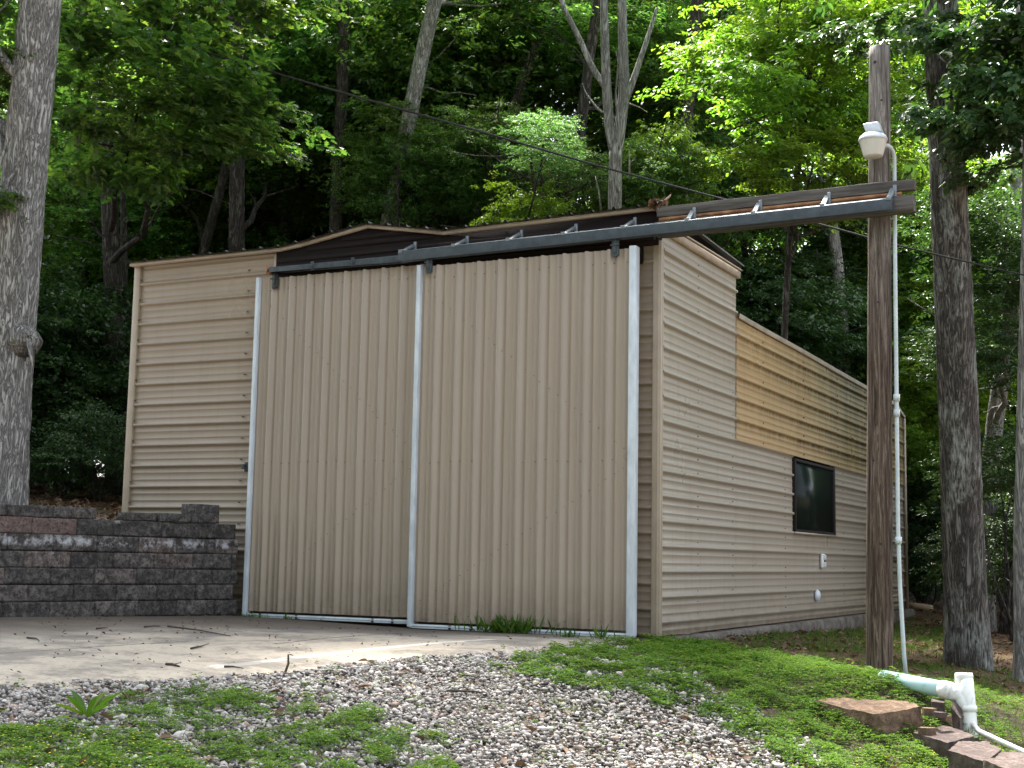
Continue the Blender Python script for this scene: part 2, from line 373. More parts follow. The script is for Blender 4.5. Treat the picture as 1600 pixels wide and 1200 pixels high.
def bumps(x, y): return .012 * np.sin(x * 5.1 + 1.3 * np.sin(y * 3.7)) * np.sin(y * 4.3 + 1.1 * np.sin(x * 2.9))
Z = Z + bumps(X, Y) * (np.abs(X) < 12)
V = np.c_[X.ravel(), Y.ravel(), Z.ravel()]; nx = len(gx); ny = len(gy)
I = (np.arange(ny - 1)[:, None] * nx + np.arange(nx - 1)[None]).ravel()
go = link(bpy.data.objects.new("ground", raw_mesh("ground", V, np.c_[I, I + 1, I + nx + 1, I + nx], ground_mat(), True))); tag(go, kind='structure')

# concrete drive: a sheet between the doors / wall and the gravel
def drive_mat():
    mt, t, b = mat("drive_concrete", .85, 0, .3); g = G(t)
    n = g.noise(2.2, 6, .65, g.map((1, .5, 1))); f = g.noise(45, 5, .7); st = g.noise(1.0, 5, .6, g.map((.5, 1.6, 1), (3, 5, 0), rot=(0, 0, .5)))
    y = g.sep()[1]
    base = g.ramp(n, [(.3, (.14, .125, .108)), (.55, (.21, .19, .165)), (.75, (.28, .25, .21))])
    lit_cream = g.ramp(f, [(.3, (.34, .285, .22)), (.7, (.47, .41, .325))])  # cream towards the front is the sunlit tone, put into the colour
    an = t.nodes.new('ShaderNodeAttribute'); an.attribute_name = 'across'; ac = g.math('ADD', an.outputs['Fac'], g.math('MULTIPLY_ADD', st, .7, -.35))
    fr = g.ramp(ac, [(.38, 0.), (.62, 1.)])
    col = g.mix(base, lit_cream, g.math('MULTIPLY', fr, .85))
    dirt = g.ramp(ac, [(.12, 1.), (.30, .75), (.52, 0.)])  # brown by the doors: dirt, with the shed's shade painted in
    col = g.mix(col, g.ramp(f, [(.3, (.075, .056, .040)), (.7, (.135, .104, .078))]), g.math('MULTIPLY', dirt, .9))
    col = g.mix(col, (.08, .06, .045), g.math('MULTIPLY', g.ramp(g.noise(14, 6, .75), [(.54, 0.), (.70, 1.)]), .6))
    x = g.sep()[0]; wig = g.math('MULTIPLY_ADD', g.noise(3, 5, .7), .12, -.06)
    def line(pa, pb, wd):
        d = (pb - pa)[:2]; L = np.linalg.norm(d); nx_, ny_ = -d[1] / L, d[0] / L; c0 = nx_ * pa[0] + ny_ * pa[1]; tx_, ty_ = d / L; c1 = tx_ * pa[0] + ty_ * pa[1]
        dist = g.math('ABSOLUTE', g.math('ADD', g.math('ADD', g.math('MULTIPLY', x, nx_), g.math('MULTIPLY_ADD', y, ny_, -c0)), wig))
        al = g.math('ADD', g.math('MULTIPLY', x, tx_), g.math('MULTIPLY_ADD', y, ty_, -c1))
        return g.math('MULTIPLY', g.math('MULTIPLY', g.math('LESS_THAN', dist, wd), g.math('GREATER_THAN', al, 0.)), g.math('LESS_THAN', al, float(L)))
    col = g.mix(col, (.60, .58, .53), g.math('MULTIPLY', line(gpx(330, 1050), gpx(770, 1004), .05), .75))
    col = g.mix(col, (.03, .024, .02), line(gpx(430, 1012), gpx(720, 988), .014)); col = g.mix(col, (.035, .028, .022), line(gpx(0, 1028), gpx(330, 1006), .010))
    al2 = g.ramp(g.noise(1.3, 6, .7, g.map((1, 1, 1), (7, 2, 0))), [(.48, 0.), (.58, 1.)]); col = g.mix(col, (.085, .078, .072), g.math('MULTIPLY', al2, .6))
    g.val(b.inputs['Base Color'], col); g.bump(f, .35, .006, b); return mt
near_px = [(-300, 1108), (-100, 1095), (0, 1092), (150, 1085), (300, 1081), (450, 1070), (560, 1056), (680, 1046), (760, 1036), (860, 1026), (940, 1018), (1000, 1010)]
near = np.array([gpx(*q)[:2] for q in near_px])
back = np.array([WB + WDIR * 1.5 + WNRM * .02, WB + WNRM * .02, WA + WNRM * .05, (-4.5, -.02), (-3.5, -.02), (-2.5, -.02), (-1.5, -.02), (-.6, -.02), (-.02, -.02)])
def resample(p, n):
    s = np.r_[0, np.cumsum(np.linalg.norm(np.diff(p, axis=0), axis=1))]; u = np.linspace(0, s[-1], n)
    return np.c_[np.interp(u, s, p[:, 0]), np.interp(u, s, p[:, 1])]
nb, nr = 120, 60
a_, b_ = resample(back, nb), resample(near, nb)
tt = np.linspace(0, 1, nr)[:, None, None]; P = a_[None] * (1 - tt) + b_[None] * tt
zz = ground_z(P[..., 0], P[..., 1]) + .026 - .05 * sstep(.88, 1.0, tt[..., 0])
# keep clear of the bank: below the wall use the low side
V = np.c_[P[..., 0].ravel(), P[..., 1].ravel(), zz.ravel()]
I = (np.arange(nr - 1)[:, None] * nb + np.arange(nb - 1)[None]).ravel()
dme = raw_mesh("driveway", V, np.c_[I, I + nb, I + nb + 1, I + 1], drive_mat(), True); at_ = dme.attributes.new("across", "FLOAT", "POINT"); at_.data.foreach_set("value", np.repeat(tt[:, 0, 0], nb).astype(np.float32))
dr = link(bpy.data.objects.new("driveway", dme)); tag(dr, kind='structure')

# ------------------------------------------------------------------ the shed
RIB = .2286
def rib_profile(u0, u1, ph, hm=.025, hn=.0035, base=.018, top=.0115, mw=1.0):
    P = [(u0, None), (u1, None)]; k0 = math.floor((u0 - ph) / RIB) - 1; k1 = math.ceil((u1 - ph) / RIB) + 1
    knots = []
    for k in range(k0, k1 + 1):
        c = ph + k * RIB
        knots += [(c - base, 0), (c - top, hm), (c + top, hm), (c + base, 0)]
        for mth in (1 / 3, 2 / 3):
            q = c + RIB * mth; knots += [(q - .010 * mw, 0), (q - .005 * mw, hn), (q + .005 * mw, hn), (q + .010 * mw, 0)]
    knots.sort(); ku = np.array([k[0] for k in knots]); kh = np.array([k[1] for k in knots])
    us = np.unique(np.r_[u0, ku[(ku > u0) & (ku < u1)], u1])
    return us, np.interp(us, ku, kh)
def rib_sheet(mb, us, hs, v0, v1, fn, nv=1, mi=0):
    """fn(u, v, h) -> xyz; strips along v."""
    vs = np.linspace(v0, v1, nv + 1); V = [fn(u, v, h) for v in vs for u, h in zip(us, hs)]; n = len(us)
    mb.add(V, [(j * n + i, j * n + i + 1, (j + 1) * n + i + 1, (j + 1) * n + i) for j in range(nv) for i in range(n - 1)], mi)

SH_W, SH_L = 6.33, 10.98
shed = empty("metal_shed", "tan corrugated metal shed with two tall sliding doors and a side window", "shed")
# front wall: horizontal ribs, facing -y
mb = MB(); f_front = lambda u, v, h: (v, -h, u)
rb = random.Random(3)
def front_rows(mb, x0, x1, z0, z1, ph):
    us, hs_ = rib_profile(z0, z1, ph); rib_sheet(mb, us, hs_, x0, x1, f_front, 10)
front_rows(mb, -SH_W, -4.36, 0.0, 3.885, .013)
front_rows(mb, -4.36, -.03, 0.0, 3.44, .013); front_rows(mb, -.158, -.03, 3.44, 3.59, .013)
mb.box(-SH_W, 0.0, .03, .08, 0.0, 3.60)
for k in range(4, 17):
    for x in (-6.27, -4.75):
        mb.box(x - .006, x + .006, -.026, -.003, .013 + k * RIB + .045, .013 + k * RIB + .057, 1)
mb.build("front_wall", [M_TAN, M_SCREW], shed)
# side wall with a window opening: y 4.45..6.38, z 1.05..1.92
WY0, WY1, WZ0, WZ1 = 4.45, 6.38, 1.05, 1.925
f_side = lambda u, v, h: (h, v, u)
def side_rows(mb, y0, y1, z0, z1, ph, nv=8, dx=0.0):
    us, hs_ = rib_profile(z0, z1, ph)
    rib_sheet(mb, us, hs_, y0, y1, lambda u, v, h: (h + dx + .006 * math.sin(v * 2.1 + u * .6), v, u), nv)
mb = MB(); zs = .1217
side_rows(mb, 0.02, 2.20, 0.0, 1.97, zs)
side_rows(mb, 0.02, 2.235, 1.95, 3.74, zs, dx=.006)
side_rows(mb, 2.19, WY0, 0.0, 1.95, zs, dx=-.004); side_rows(mb, WY1, SH_L, 0.0, 1.95, zs, 14, dx=-.004)
side_rows(mb, WY0, WY1, 0.0, WZ0, zs, dx=-.004)
mb.box(-.06, -.03, .1, WY0, .0, 3.2); mb.box(-.06, -.03, WY1, SH_L - .03, .0, 3.15)
rb = random.Random(8)
for y in (1.05, 2.14, 4.1, 6.9, 9.6):
    for k in range(0, 8 if y > 2.2 else 16):
        for dz in ((.045, .175) if rb.random() < .55 else (.05,)):
            z = zs + k * RIB + dz + rb.uniform(-.01, .01); mb.box(.0, .012, y - .004, y + .004, z - .004, z + .004, 1)
mb.build("side_wall", [M_SIDE, M_SCREW], shed)
mb = MB()
us, hs_ = rib_profile(1.95, 3.30, zs)
def f_up(u, v, h):
    t = (v - 2.235) / (SH_L - 2.235); top = 3.30 - .11 * t
    if v > 10.35: top -= .14 * (v - 10.35) / .63
    return (h + .010 + .003 * math.sin(v * 1.9 + u), v, min(u, top))
rib_sheet(mb, us, hs_, 2.235, SH_L, f_up, 40)
for y in (3.2, 4.9, 6.6, 8.2, 9.8):
    for k in range(8, 14):
        z = zs + k * RIB + .05; mb.box(.0, .024, y - .006, y + .006, z - .007, z + .007, 1)
u = mb.build("upper_panel", [M_YEL, M_SCREW], shed); u['label'] = "yellowed mould-streaked upper side panel"
mb = MB(); mb.box(-SH_W, -SH_W + .04, .05, SH_L, 0, 3.2); mb.box(-SH_W + .05, -.07, SH_L - .05, SH_L, 0, 3.1); mb.box(-SH_W + .05, -.07, 2.24, 2.28, 3.1, 3.72)
mb.build("back_wall", M_TAN, shed)
# foundation
mb = MB(); ys = np.linspace(.12, SH_L + .25, 60); rb = random.Random(2); ex = [.05 + rb.uniform(-.018, .022) for _ in ys]
V = []
for y, e in zip(ys, ex): V += [(-SH_W + .02, y, -.012), (e, y, -.014 - rb.uniform(0, .01)), (e + .02, y, -.05), (e + .025, y, -.5), (-SH_W + .02, y, -.5)]
mb.add(V, [(i * 5 + k, i * 5 + (k + 1) % 5, i * 5 + 5 + (k + 1) % 5, i * 5 + 5 + k) for i in range(59) for k in range(5)] + [(0, 1, 2, 3, 4), tuple(59 * 5 + k for k in (4, 3, 2, 1, 0))])
mb.build("foundation", simple("old_concrete", (.05, .04, .032), (.15, .13, .108), .9, 0, 7, .6, 30, .012), shed)
# corner trims
mb = MB(); mb.box(-.058, .027, -.034, -.001, 0.0, 3.63); mb.box(.022, .030, -.001, .024, 0.0, 3.63); mb.box(-.012, .008, -.040, -.034, 0.0, 3.63)
mb.build("corner_trim", M_TRIM, shed, bevel=.004)
mb = MB(); mb.box(-SH_W - .03, -SH_W + .055, -.034, .0, 0.0, 3.90); mb.box(-SH_W - .03, -SH_W - .004, .0, .06, 0.0, 3.90)
mb.build("corner_trim", M_TRIM, shed, bevel=.004)
mb = MB(); mb.box(.012, .04, SH_L - .05, SH_L + .02, 0.0, 3.06); mb.box(-.05, .012, SH_L, SH_L + .02, 0, 3.06)
mb.build("corner_trim", M_TRIM, shed)
mb = MB(); mb.box(-4.385, -4.345, -.06, -.022, 3.63, 3.885); mb.build("corner_trim", M_TRIM, shed)
# header: dark brown boards with a low gable
TOP = [(-6.36, 3.905), (-4.30, 3.905), (-4.0, 3.935), (-3.19, 4.06), (-2.27, 3.905), (0.03, 3.935)]
tx = [p[0] for p in TOP]; tz = [p[1] for p in TOP]; topz = lambda x: float(np.interp(x, tx, tz))
mb = MB()
poly = [(-4.345, 3.42), (-.16, 3.42), (-.16, 3.585), (-.0, 3.585), (0.0, topz(0) - .03), (-2.27, topz(-2.27) - .03), (-3.19, topz(-3.19) - .03), (-4.0, topz(-4.0) - .03), (-4.30, topz(-4.3) - .03), (-4.345, topz(-4.345) - .03)]
mb.prism(poly, 1, -.075, -.028)
for z in (3.70, 3.80, 3.90, 3.97):                                        # lap lines of the boards
    xs_ = [x for x in np.linspace(-4.33, -.01, 200) if topz(x) - .04 > z]
    if xs_: mb.box(xs_[0], xs_[-1] if z < 3.88 else -2.4, -.081, -.0755, z - .05, z - .002)
mb.build("header_board", M_BROWN, shed)
# roof: ribbed sheet following the front line, edge trim below it
mb = MB()
for (y0, y1, dz0, dz1) in ((-.16, 2.35, 0, -.10),):
    us, hs_ = rib_profile(-6.40, .07, .05, .022)
    us = np.unique(np.r_[us, tx]); us = us[(us >= -6.40) & (us <= .07)]; hs_ = np.interp(us, *rib_profile(-6.40, .07, .05, .022))
    rib_sheet(mb, us, hs_, y0, y1, lambda u, v, h: (u, v, topz(u) + .008 + h + dz1 * (v - y0) / (y1 - y0)), 2)
    rib_sheet(mb, us[::-1], hs_[::-1], y0, y1, lambda u, v, h: (u, v, topz(u) + .003 + h + dz1 * (v - y0) / (y1 - y0)), 2)
mb.box(-SH_W, -.02, 2.35, SH_L - .03, 3.02, 3.10)
roof = mb.build("roof", M_ROOF, shed)
mb = MB()
for (x0, z0), (x1, z1) in zip(TOP[:-1], TOP[1:]):
    y0 = -.115
    v = [(x0, y0, z0 - .032), (x1, y0, z1 - .032), (x1, y0, z1 + .002), (x0, y0, z0 + .002), (x0, -.02, z0 - .032), (x1, -.02, z1 - .032), (x1, -.02, z1 + .002), (x0, -.02, z0 + .002)]
    mb.add(v, [(0, 1, 2, 3), (4, 7, 6, 5), (0, 4, 5, 1), (3, 2, 6, 7), (0, 3, 7, 4), (1, 5, 6, 2)])
mb.build("roof_trim", M_TRIM, roof)
mb = MB(); mb.prism([(0.0, 3.70), (.045, 3.705), (.05, 3.775), (.0, 3.80)], 1, .03, 2.28); mb.prism([(.0, 3.80), (.062, 3.785), (.062, 3.80), (0, 3.83)], 1, .0, 2.3)
mb.build("roof_trim", simple("old_fascia", (.33, .26, .19), (.42, .35, .27), .7, 0, 9, .4, 30), roof)
mb = MB(); pts = [(.036 + .004 * math.sin(y * 1.3), y, 3.30 - .11 * (y - 2.24) / 8.74 + .003 * math.sin(y * 1.7)) for y in np.linspace(2.26, 10.35, 30)]
for p, q in zip(pts[:-1], pts[1:]):
    mb.add([(p[0], p[1], p[2] - .03), (q[0], q[1], q[2] - .03), (q[0] + .01, q[1], q[2] + .022), (p[0] + .01, p[1], p[2] + .022), (-.05, p[1], p[2] + .03), (-.05, q[1], q[2] + .03)], [(0, 1, 2, 3), (3, 2, 5, 4)])
mb.add([(.04, 10.36, 3.17), (.04, 11.0, 3.03), (.04, 11.0, 3.075), (.04, 10.36, 3.215), (-.05, 10.36, 3.22), (-.05, 11.0, 3.08)], [(0, 1, 2, 3), (3, 2, 5, 4)])
mb.build("roof_trim", simple("pale_fascia", (.20, .16, .11), (.30, .25, .18), .5, 0, 5), roof)
# window
win = MB()
fr = [(WY0, WY0 + .04, WZ0, WZ1), (WY1 - .09, WY1, WZ0, WZ1), (WY0 + .04, WY1 - .09, WZ1 - .035, WZ1), (WY0 + .04, WY1 - .09, WZ0, WZ0 + .03)]
for a, b2, c, d in fr: win.box(-.045, .032, a, b2, c, d)
window = win.build("window", simple("dark_bronze_frame", (.012, .010, .010), (.02, .016, .016), .6, spec=.15), shed, bevel=.004)
mb = MB(); mb.box(.008, .014, WY0 + .04, WY1 - .09, WZ0 + .03, WZ1 - .035); mb.build("pane", M_GLASS, window)
mb = MB(); mb.box(.0, .045, WY0 - .03, WY1 + .05, WZ0 - .025, WZ0 - .002); mb.build("sill", M_SIDE, window)
# small fittings on the side wall
mb = MB(); mb.box(.0, .045, 5.66, 5.80, .62, .80); oc = mb.build("outlet_cover", M_PVC, shed, bevel=.02)
mb = MB(); mb.box(.045, .058, 5.68, 5.78, .635, .695); mb.box(.045, .058, 5.68, 5.78, .725, .785); mb.box(.043, .052, 5.70, 5.76, .698, .722, 1)
mb.build("flap", [M_WHITE, M_DARK], oc, bevel=.008)
mb = MB(); mb.tube([(.0, 5.47, .284), (.02, 5.47, .284), (.045, 5.47, .284), (.055, 5.47, .284)], [.075, .072, .05, .02], 20)
mb.build("vent_cap", M_WHITE, shed, True)

# sliding doors
def door(x0, x1, y, z0, z1, ph, trims, nm_label, seed):
    mb = MB(); us, hs_ = rib_profile(x0 + .01, x1 - .01, ph, .040, .012, .022, .0125, 1.5)
    rib_sheet(mb, us[::-1], hs_[::-1], z0 + .05, z1, lambda u, v, h: (u, y - h, v), 6)
    mb.box(x0 + .02, x1 - .02, y + .004, y + .05, z0 + .06, z1 - .02)
    rr = random.Random(seed); k0 = math.ceil((x0 - ph) / RIB)
    rows = [z0 + .12, z1 - .12, z0 + 1.58]
    for k in range(k0, k0 + 12):
        for zr in rows:
            for dx in (-.05, .05):
                x = ph + k * RIB + dx + rr.uniform(-.008, .008)
                if x0 + .08 < x < x1 - .08 and rr.random() < .85:
                    z = zr + rr.uniform(-.012, .012); mb.box(x - .0045, x + .0045, y - .006, y, z - .0045, z + .0045, 1)
    for j in range(26):                                                  # diagonal run of brace screws
        t = j / 25
        for s in (0, 1):
            x = x0 + .12 + (x1 - x0 - .24) * (t if s else 1 - t); z = z0 + .25 + 1.25 * t if s else z1 - .25 - 1.6 * (1 - t)
            x += rr.uniform(-.01, .01)
            hq = float(np.interp(x, us, hs_)); mb.box(x - .0045, x + .0045, y - hq - .004, y - hq + .004, z - .0045, z + .0045, 1)
    d = mb.build("sliding_door", [M_DOOR, M_SCREW], shed); d['label'] = nm_label
    for (a, b2) in trims:
        mb = MB(); mb.box(a, b2, y - .048, y - .040, z0 + .0, z1 + .012); mb.box(a, a + .006, y - .040, y + .05, z0, z1 + .012); mb.box(b2 - .006, b2, y - .040, y + .05, z0, z1 + .012)
        mb.build("edge_trim", M_WHITE, d, bevel=.002)
    mb = MB(); mb.box(x0 + .01, x1 - .01, y - .03, y + .05, z0 - .012, z0 + .026); mb.box(x0 + .01, x1 - .01, y - .037, y - .030, z0 + .008, z0 + .016)
    for k in range(k0, k0 + 12):
        x = ph + k * RIB
        if x0 + .05 < x < x1 - .05 and rr.random() < .6: mb.box(x - .014, x + .014, y - .0325, y - .0301, z0 - .011, z0 + .0265, 1)
    mb.build("bottom_rail", [M_WHITE, M_DARK], d, bevel=.002)
    return d
dL = door(-4.515, -2.44, -.14, .03, 3.575, -4.3005, [(-4.515, -4.475)], "left sliding door, set behind the right one", 1)
dR = door(-2.465, -.13, -.235, .0, 3.53, -2.0034, [(-2.465, -2.42), (-.195, -.13)], "right sliding door with broad white edge trims", 2)
def hanger(x, y, d, mt):
    mb = MB(); mb.box(x - .035, x + .035, y - .05, y - .026, 3.46, 3.62); mb.box(x - .012, x + .012, y - .062, y - .05, 3.49, 3.64); mb.box(x - .02, x + .02, y - .07, y - .05, 3.445, 3.46)
    mb.tube([(x - .045, y - .058, 3.56), (x + .045, y - .058, 3.56)], .009, 8)
    mb.build("hanger", mt, d, bevel=.003)
hanger(-4.27, -.14, dL, M_BLACK); hanger(-2.33, -.235, dR, M_DGALV); hanger(-.335, -.235, dR, M_DGALV)
mb = MB(); mb.box(-4.575, -4.52, -.175, -.12, 1.52, 1.62); mb.box(-4.60, -4.56, -.19, -.165, 1.55, 1.60); mb.tube([(-4.59, -.19, 1.57), (-4.56, -.21, 1.56), (-4.53, -.19, 1.55)], .008, 8)
mb.build("latch", M_BLACK, dL, bevel=.004)

# ------------------------------------------------------------------ door track on its beam
track = empty("door_track", "grey steel sliding-door track on weathered planks, running from the shed front to the pole", "door track", (0, -.2, 3.6))
mb = MB()
def rail_run(mb, x0, x1, y, z0a, z1a, z0b, z1b):
    v = []
    for x, a, b2 in ((x0, z0a, z1a), (x1, z0b, z1b)):
        v += [(x, y - .045, a), (x, y - .045, b2 - .012), (x, y - .03, b2), (x, y + .04, b2), (x, y + .04, a), (x, y + .030, a), (x, y + .030, a + .058), (x, y - .036, a + .058), (x, y - .036, a)]
    n = 9; mb.add(v, [(i, n + i, n + (i + 1) % n, (i + 1) % n) for i in range(n)] + [tuple(range(n)), tuple(range(2 * n - 1, n - 1, -1))])
rail_run(mb, -4.33, -2.62, -.20, 3.62, 3.675, 3.60, 3.675)
mb.build("rail", M_DGALV, track, bevel=.002)
mb = MB(); rail_run(mb, -2.66, 2.20, -.285, 3.585, 3.695, 3.64, 3.745)
mb.build("rail", M_GALV, track, bevel=.002)
mb = MB(); mb.box(-4.345, -4.31, -.245, -.15, 3.61, 3.69); mb.build("end_cap", M_RUST, track)
for x in (-3.75, -3.25):
    mb = MB(); mb.box(x - .02, x + .02, -.252, -.246, 3.60, 3.69); mb.box(x - .008, x + .008, -.262, -.252, 3.625, 3.66); mb.build("bracket", M_DGALV, track)
for px in (630, 712, 797, 883, 976, 1076, 1180, 1288, 1392):
    d = (FW + (px - 800) / FPX * RT - (365 - 600) / FPX * UP); x = CAM[0] + d[0] * (-.3 - CAM[1]) / d[1]
    zt = 3.70 + (x + 2.66) / 4.86 * .05; back_y = -.083 if x < 0 else -.192
    mb = MB(); mb.box(x + .004, x + .034, back_y - .022, back_y, zt - .02, zt + .13)
    v = [(x - .022, back_y - .006, zt + .11), (x + .022, back_y - .006, zt + .11), (x + .006, -.285, zt + .004), (x - .038, -.285, zt + .004),
         (x - .022, back_y - .006, zt + .075), (x + .022, back_y - .006, zt + .075), (x + .006, -.262, zt + .004), (x - .038, -.262, zt + .004)]
    mb.add(v, [(0, 1, 2, 3), (7, 6, 5, 4), (0, 3, 7, 4), (1, 5, 6, 2)])
    mb.box(x - .03, x + .012, -.336, -.3305, zt - .03, zt + .004); mb.tube([(x, back_y - .018, zt + .095), (x, back_y - .005, zt + .095)], .011, 8)
    mb.build("bracket", M_ZINC, track, bevel=.002)
def plank(x0, x1, y0, y1, z0, z1, seed):
    mb = MB(); n = 14; v = []
    for i in range(n + 1):
        x = x0 + (x1 - x0) * i / n; w1 = .004 * math.sin(i * 1.7 + seed); w2 = .004 * math.sin(i * 2.3 + seed * 2); dz = .02 * i / n
        v += [(x, y0 + w1, z0 + w2 + dz), (x, y1, z0 + w2 + dz), (x, y1, z1 + w1 + dz), (x, y0 + w1, z1 + w1 + dz)]
    mb.add(v, [(i * 4 + k, i * 4 + (k + 1) % 4, i * 4 + 4 + (k + 1) % 4, i * 4 + 4 + k) for i in range(n) for k in range(4)] + [(3, 2, 1, 0), (n * 4, n * 4 + 1, n * 4 + 2, n * 4 + 3)])
    return mb
plank(.035, 2.36, -.19, -.115, 3.81, 3.905, 1).build("upper_plank", M_PLANK, track, bevel=.004)
plank(.035, 2.355, -.235, -.115, 3.62, 3.755, 4).build("lower_plank", M_PLANK, track, bevel=.004)
mb = MB(); mb.tube([(x, -.18, 3.785 + .02 * x / 2.3) for x in np.linspace(.06, 2.25, 12)], .018, 10, amp=.1); mb.build("tie_rod", M_RUST, track, smooth=True)
mb = MB(); mb.box(-4.33, -.01, -.175, -.082, 3.62, 3.65); mb.build("backing_board", M_BROWN, track)

# ------------------------------------------------------------------ pole, lamp, conduit, cable
pole = empty("utility_pole", "weathered brown wooden pole carrying the end of the door track", "pole", (1.98, 0, gz(1.98, 0)))
mb = MB(); zz = np.linspace(gz(1.98, 0) - .15, 5.185, 60)
mb.tube([(1.972 + .072 * (z / 5.2), 0, z) for z in zz], [.112 - .022 * max(0, z) / 5.2 for z in zz], 40, amp=.035, freq=2.2)
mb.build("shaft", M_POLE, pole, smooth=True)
def knot(x, z, r):
    ang = math.radians(-68); cxp = 1.972 + .072 * z / 5.2; rp = .112 - .022 * z / 5.2
    dx = x; yy = -math.sqrt(max(rp * rp - dx * dx, 0))
    mb = MB(); mb.tube([(cxp + dx, yy + .03, z), (cxp + dx, yy - .006, z)], r, 12); mb.build("bolt_hole", M_DARK, pole)
knot(-.02, 5.03, .014); knot(.035, 4.68, .009); knot(.01, 2.9, .008); knot(-.03, 1.55, .009); knot(.03, .85, .008)

lamp = empty("yard_light", "white dusk-to-dawn yard light mounted near the top of the wooden pole", "lamp", (2.03, -.25, 4.33))
LC = (2.03, -.25, 0)
mb = MB(); mb.lathe([(.080, 4.185), (.082, 4.19), (.098, 4.25), (.113, 4.315), (.118, 4.33), (.110, 4.333)], LC, 32); mb.build("lens", M_LENS, lamp, smooth=False)
mb = MB(); mb.lathe([(.121, 4.322), (.123, 4.332), (.118, 4.345), (.108, 4.362), (.085, 4.382), (.05, 4.392), (.02, 4.394)], LC, 32); mb.build("housing", M_WHITE, lamp, smooth=False)
mb = MB(); a, b2, c, d = 2.03 - .065, 2.03 + .075, -.31, -.19
mb.add([(a + .02, c, 4.385), (b2 + .01, c, 4.385), (b2 + .01, d, 4.385), (a + .02, d, 4.385), (a - .01, c, 4.468), (b2 - .02, c + .01, 4.475), (b2 - .02, d, 4.475), (a - .01, d, 4.468)],
       [(0, 3, 2, 1), (4, 5, 6, 7), (0, 1, 5, 4), (1, 2, 6, 5), (2, 3, 7, 6), (3, 0, 4, 7)])
mb.build("photocell", simple("pale_galvanised", (.42, .46, .49), (.55, .59, .62), .4, .3, 12), lamp, bevel=.006)
mb = MB(); mb.tube([(2.03, -.16, 4.36), (2.03, -.12, 4.36), (2.03, -.06, 4.36)], .028, 12); mb.box(1.96, 2.10, -.105, -.085, 4.28, 4.44); mb.build("bracket", M_GALV, lamp)

for ch in lamp.children: ch.location.z -= .05
cond = empty("conduit", "thin white plastic conduit running down the right side of the wooden pole", "conduit", (2.17, .0, gz(2.2, -.1)))
mb = MB(); cp = [(2.11, -.2, 4.235), (2.135, -.17, 4.243), (2.152, -.12, 4.235), (2.162, -.07, 4.21), (2.165, -.04, 4.17), (2.162, -.03, 4.1), (2.155, -.03, 3.3), (2.15, -.03, 2.2), (2.145, -.03, 1.0), (2.158, -.05, .5), (2.19, -.09, -.05), (2.215, -.1, gz(2.2, -.1) - .05)]
mb.tube(cp, .0175, 14); mb.build("pipe", M_COND, cond, smooth=True)
for z, x, y in ((1.95, 2.149, -.03), (2.08, 2.15, -.03), (.88, 2.148, -.037)):
    mb = MB(); mb.tube([(x, y, z - .03), (x, y, z + .03)], .028, 14); mb.build("coupling", M_COND, cond, smooth=True)
cab = [at(-200, -25, 19), at(150, 22, 18), at(330, 85, 17.2), at(560, 152, 16), at(760, 208, 15.2), at(930, 258, 14.5), at(1110, 306, 13.8), at(1280, 350, 13.2), at(1400, 383, 12.9), at(1600, 430, 12.5), at(1900, 500, 12)]
mb = MB(); pts = np.array(cab); s = np.linspace(0, len(pts) - 1, 120); pts = np.c_[[np.interp(s, range(len(pts)), pts[:, k]) for k in range(3)]].T
for _ in range(6): pts[1:-1] = (pts[:-2] + pts[2:]) / 2 * .5 + pts[1:-1] * .5
mb.tube(pts, np.linspace(.015, .007, 120), 8)
tag(mb.build("overhead_cable", simple("cable_black", (.015, .015, .015), (.05, .05, .05), .8, 0, 60, spec=.1), None, smooth=True), "dark overhead cable sloping down across the trees above the shed", "cable")

# ------------------------------------------------------------------ retaining wall
def block_mat():
    mt, t, b = mat("split_block", .92, 0, .15); g = G(t)
    isl = g.island(); n = g.noise(14, 7, .72); n2 = g.noise(3.2, 5, .6)
    base = g.ramp(isl, [(.0, (.085, .077, .071)), (.4, (.12, .109, .10)), (.75, (.155, .138, .126)), (1., (.21, .165, .147))])
    col = g.mix(base, (.022, .02, .02), g.ramp(n, [(.42, .75), (.62, 0.)]))
    col = g.mix(col, (.20, .175, .165), g.math('MULTIPLY', g.ramp(n, [(.56, 0.), (.75, 1.)]), .55))
    red = g.math('MULTIPLY', g.math('MULTIPLY', g.math('GREATER_THAN', g.sep()[2], .81), g.math('LESS_THAN', g.sep()[2], .972)), g.math('GREATER_THAN', isl, .35)); col = g.mix(col, (.23, .145, .125), g.math('MULTIPLY', red, .4))
    n3 = g.noise(42, 5, .7); col = g.mix(col, (.012, .011, .011), g.math('MULTIPLY', g.ramp(n3, [(.38, 1.), (.5, 0.)]), .7)); col = g.mix(col, (.26, .235, .225), g.math('MULTIPLY', g.ramp(n3, [(.6, 0.), (.72, 1.)]), .45))
    z = g.sep()[2]; lime = g.ramp(z, [(.70, 0.), (.725, 1.), (.765, 1.), (.82, 0.)])
    pat = g.ramp(g.noise(7, 6, .75), [(.47, 0.), (.60, 1.)])
    col = g.mix(col, (.42, .42, .43), g.math('MULTIPLY', g.math('MULTIPLY', lime, pat), .85))
    sp = g.ramp(g.noise(4.2, 6, .75, g.map((1, 1, 1.6), (2.2, 1, 5))), [(.64, 0.), (.70, 1.)])
    col = g.mix(col, (.38, .38, .37), g.math('MULTIPLY', sp, .6))
    g.val(b.inputs['Base Color'], col); g.bump(g.math('ADD', n, g.math('MULTIPLY', g.noise(45, 5, .7), .5)), .9, .02, b); return mt
M_BLOCK = block_mat()
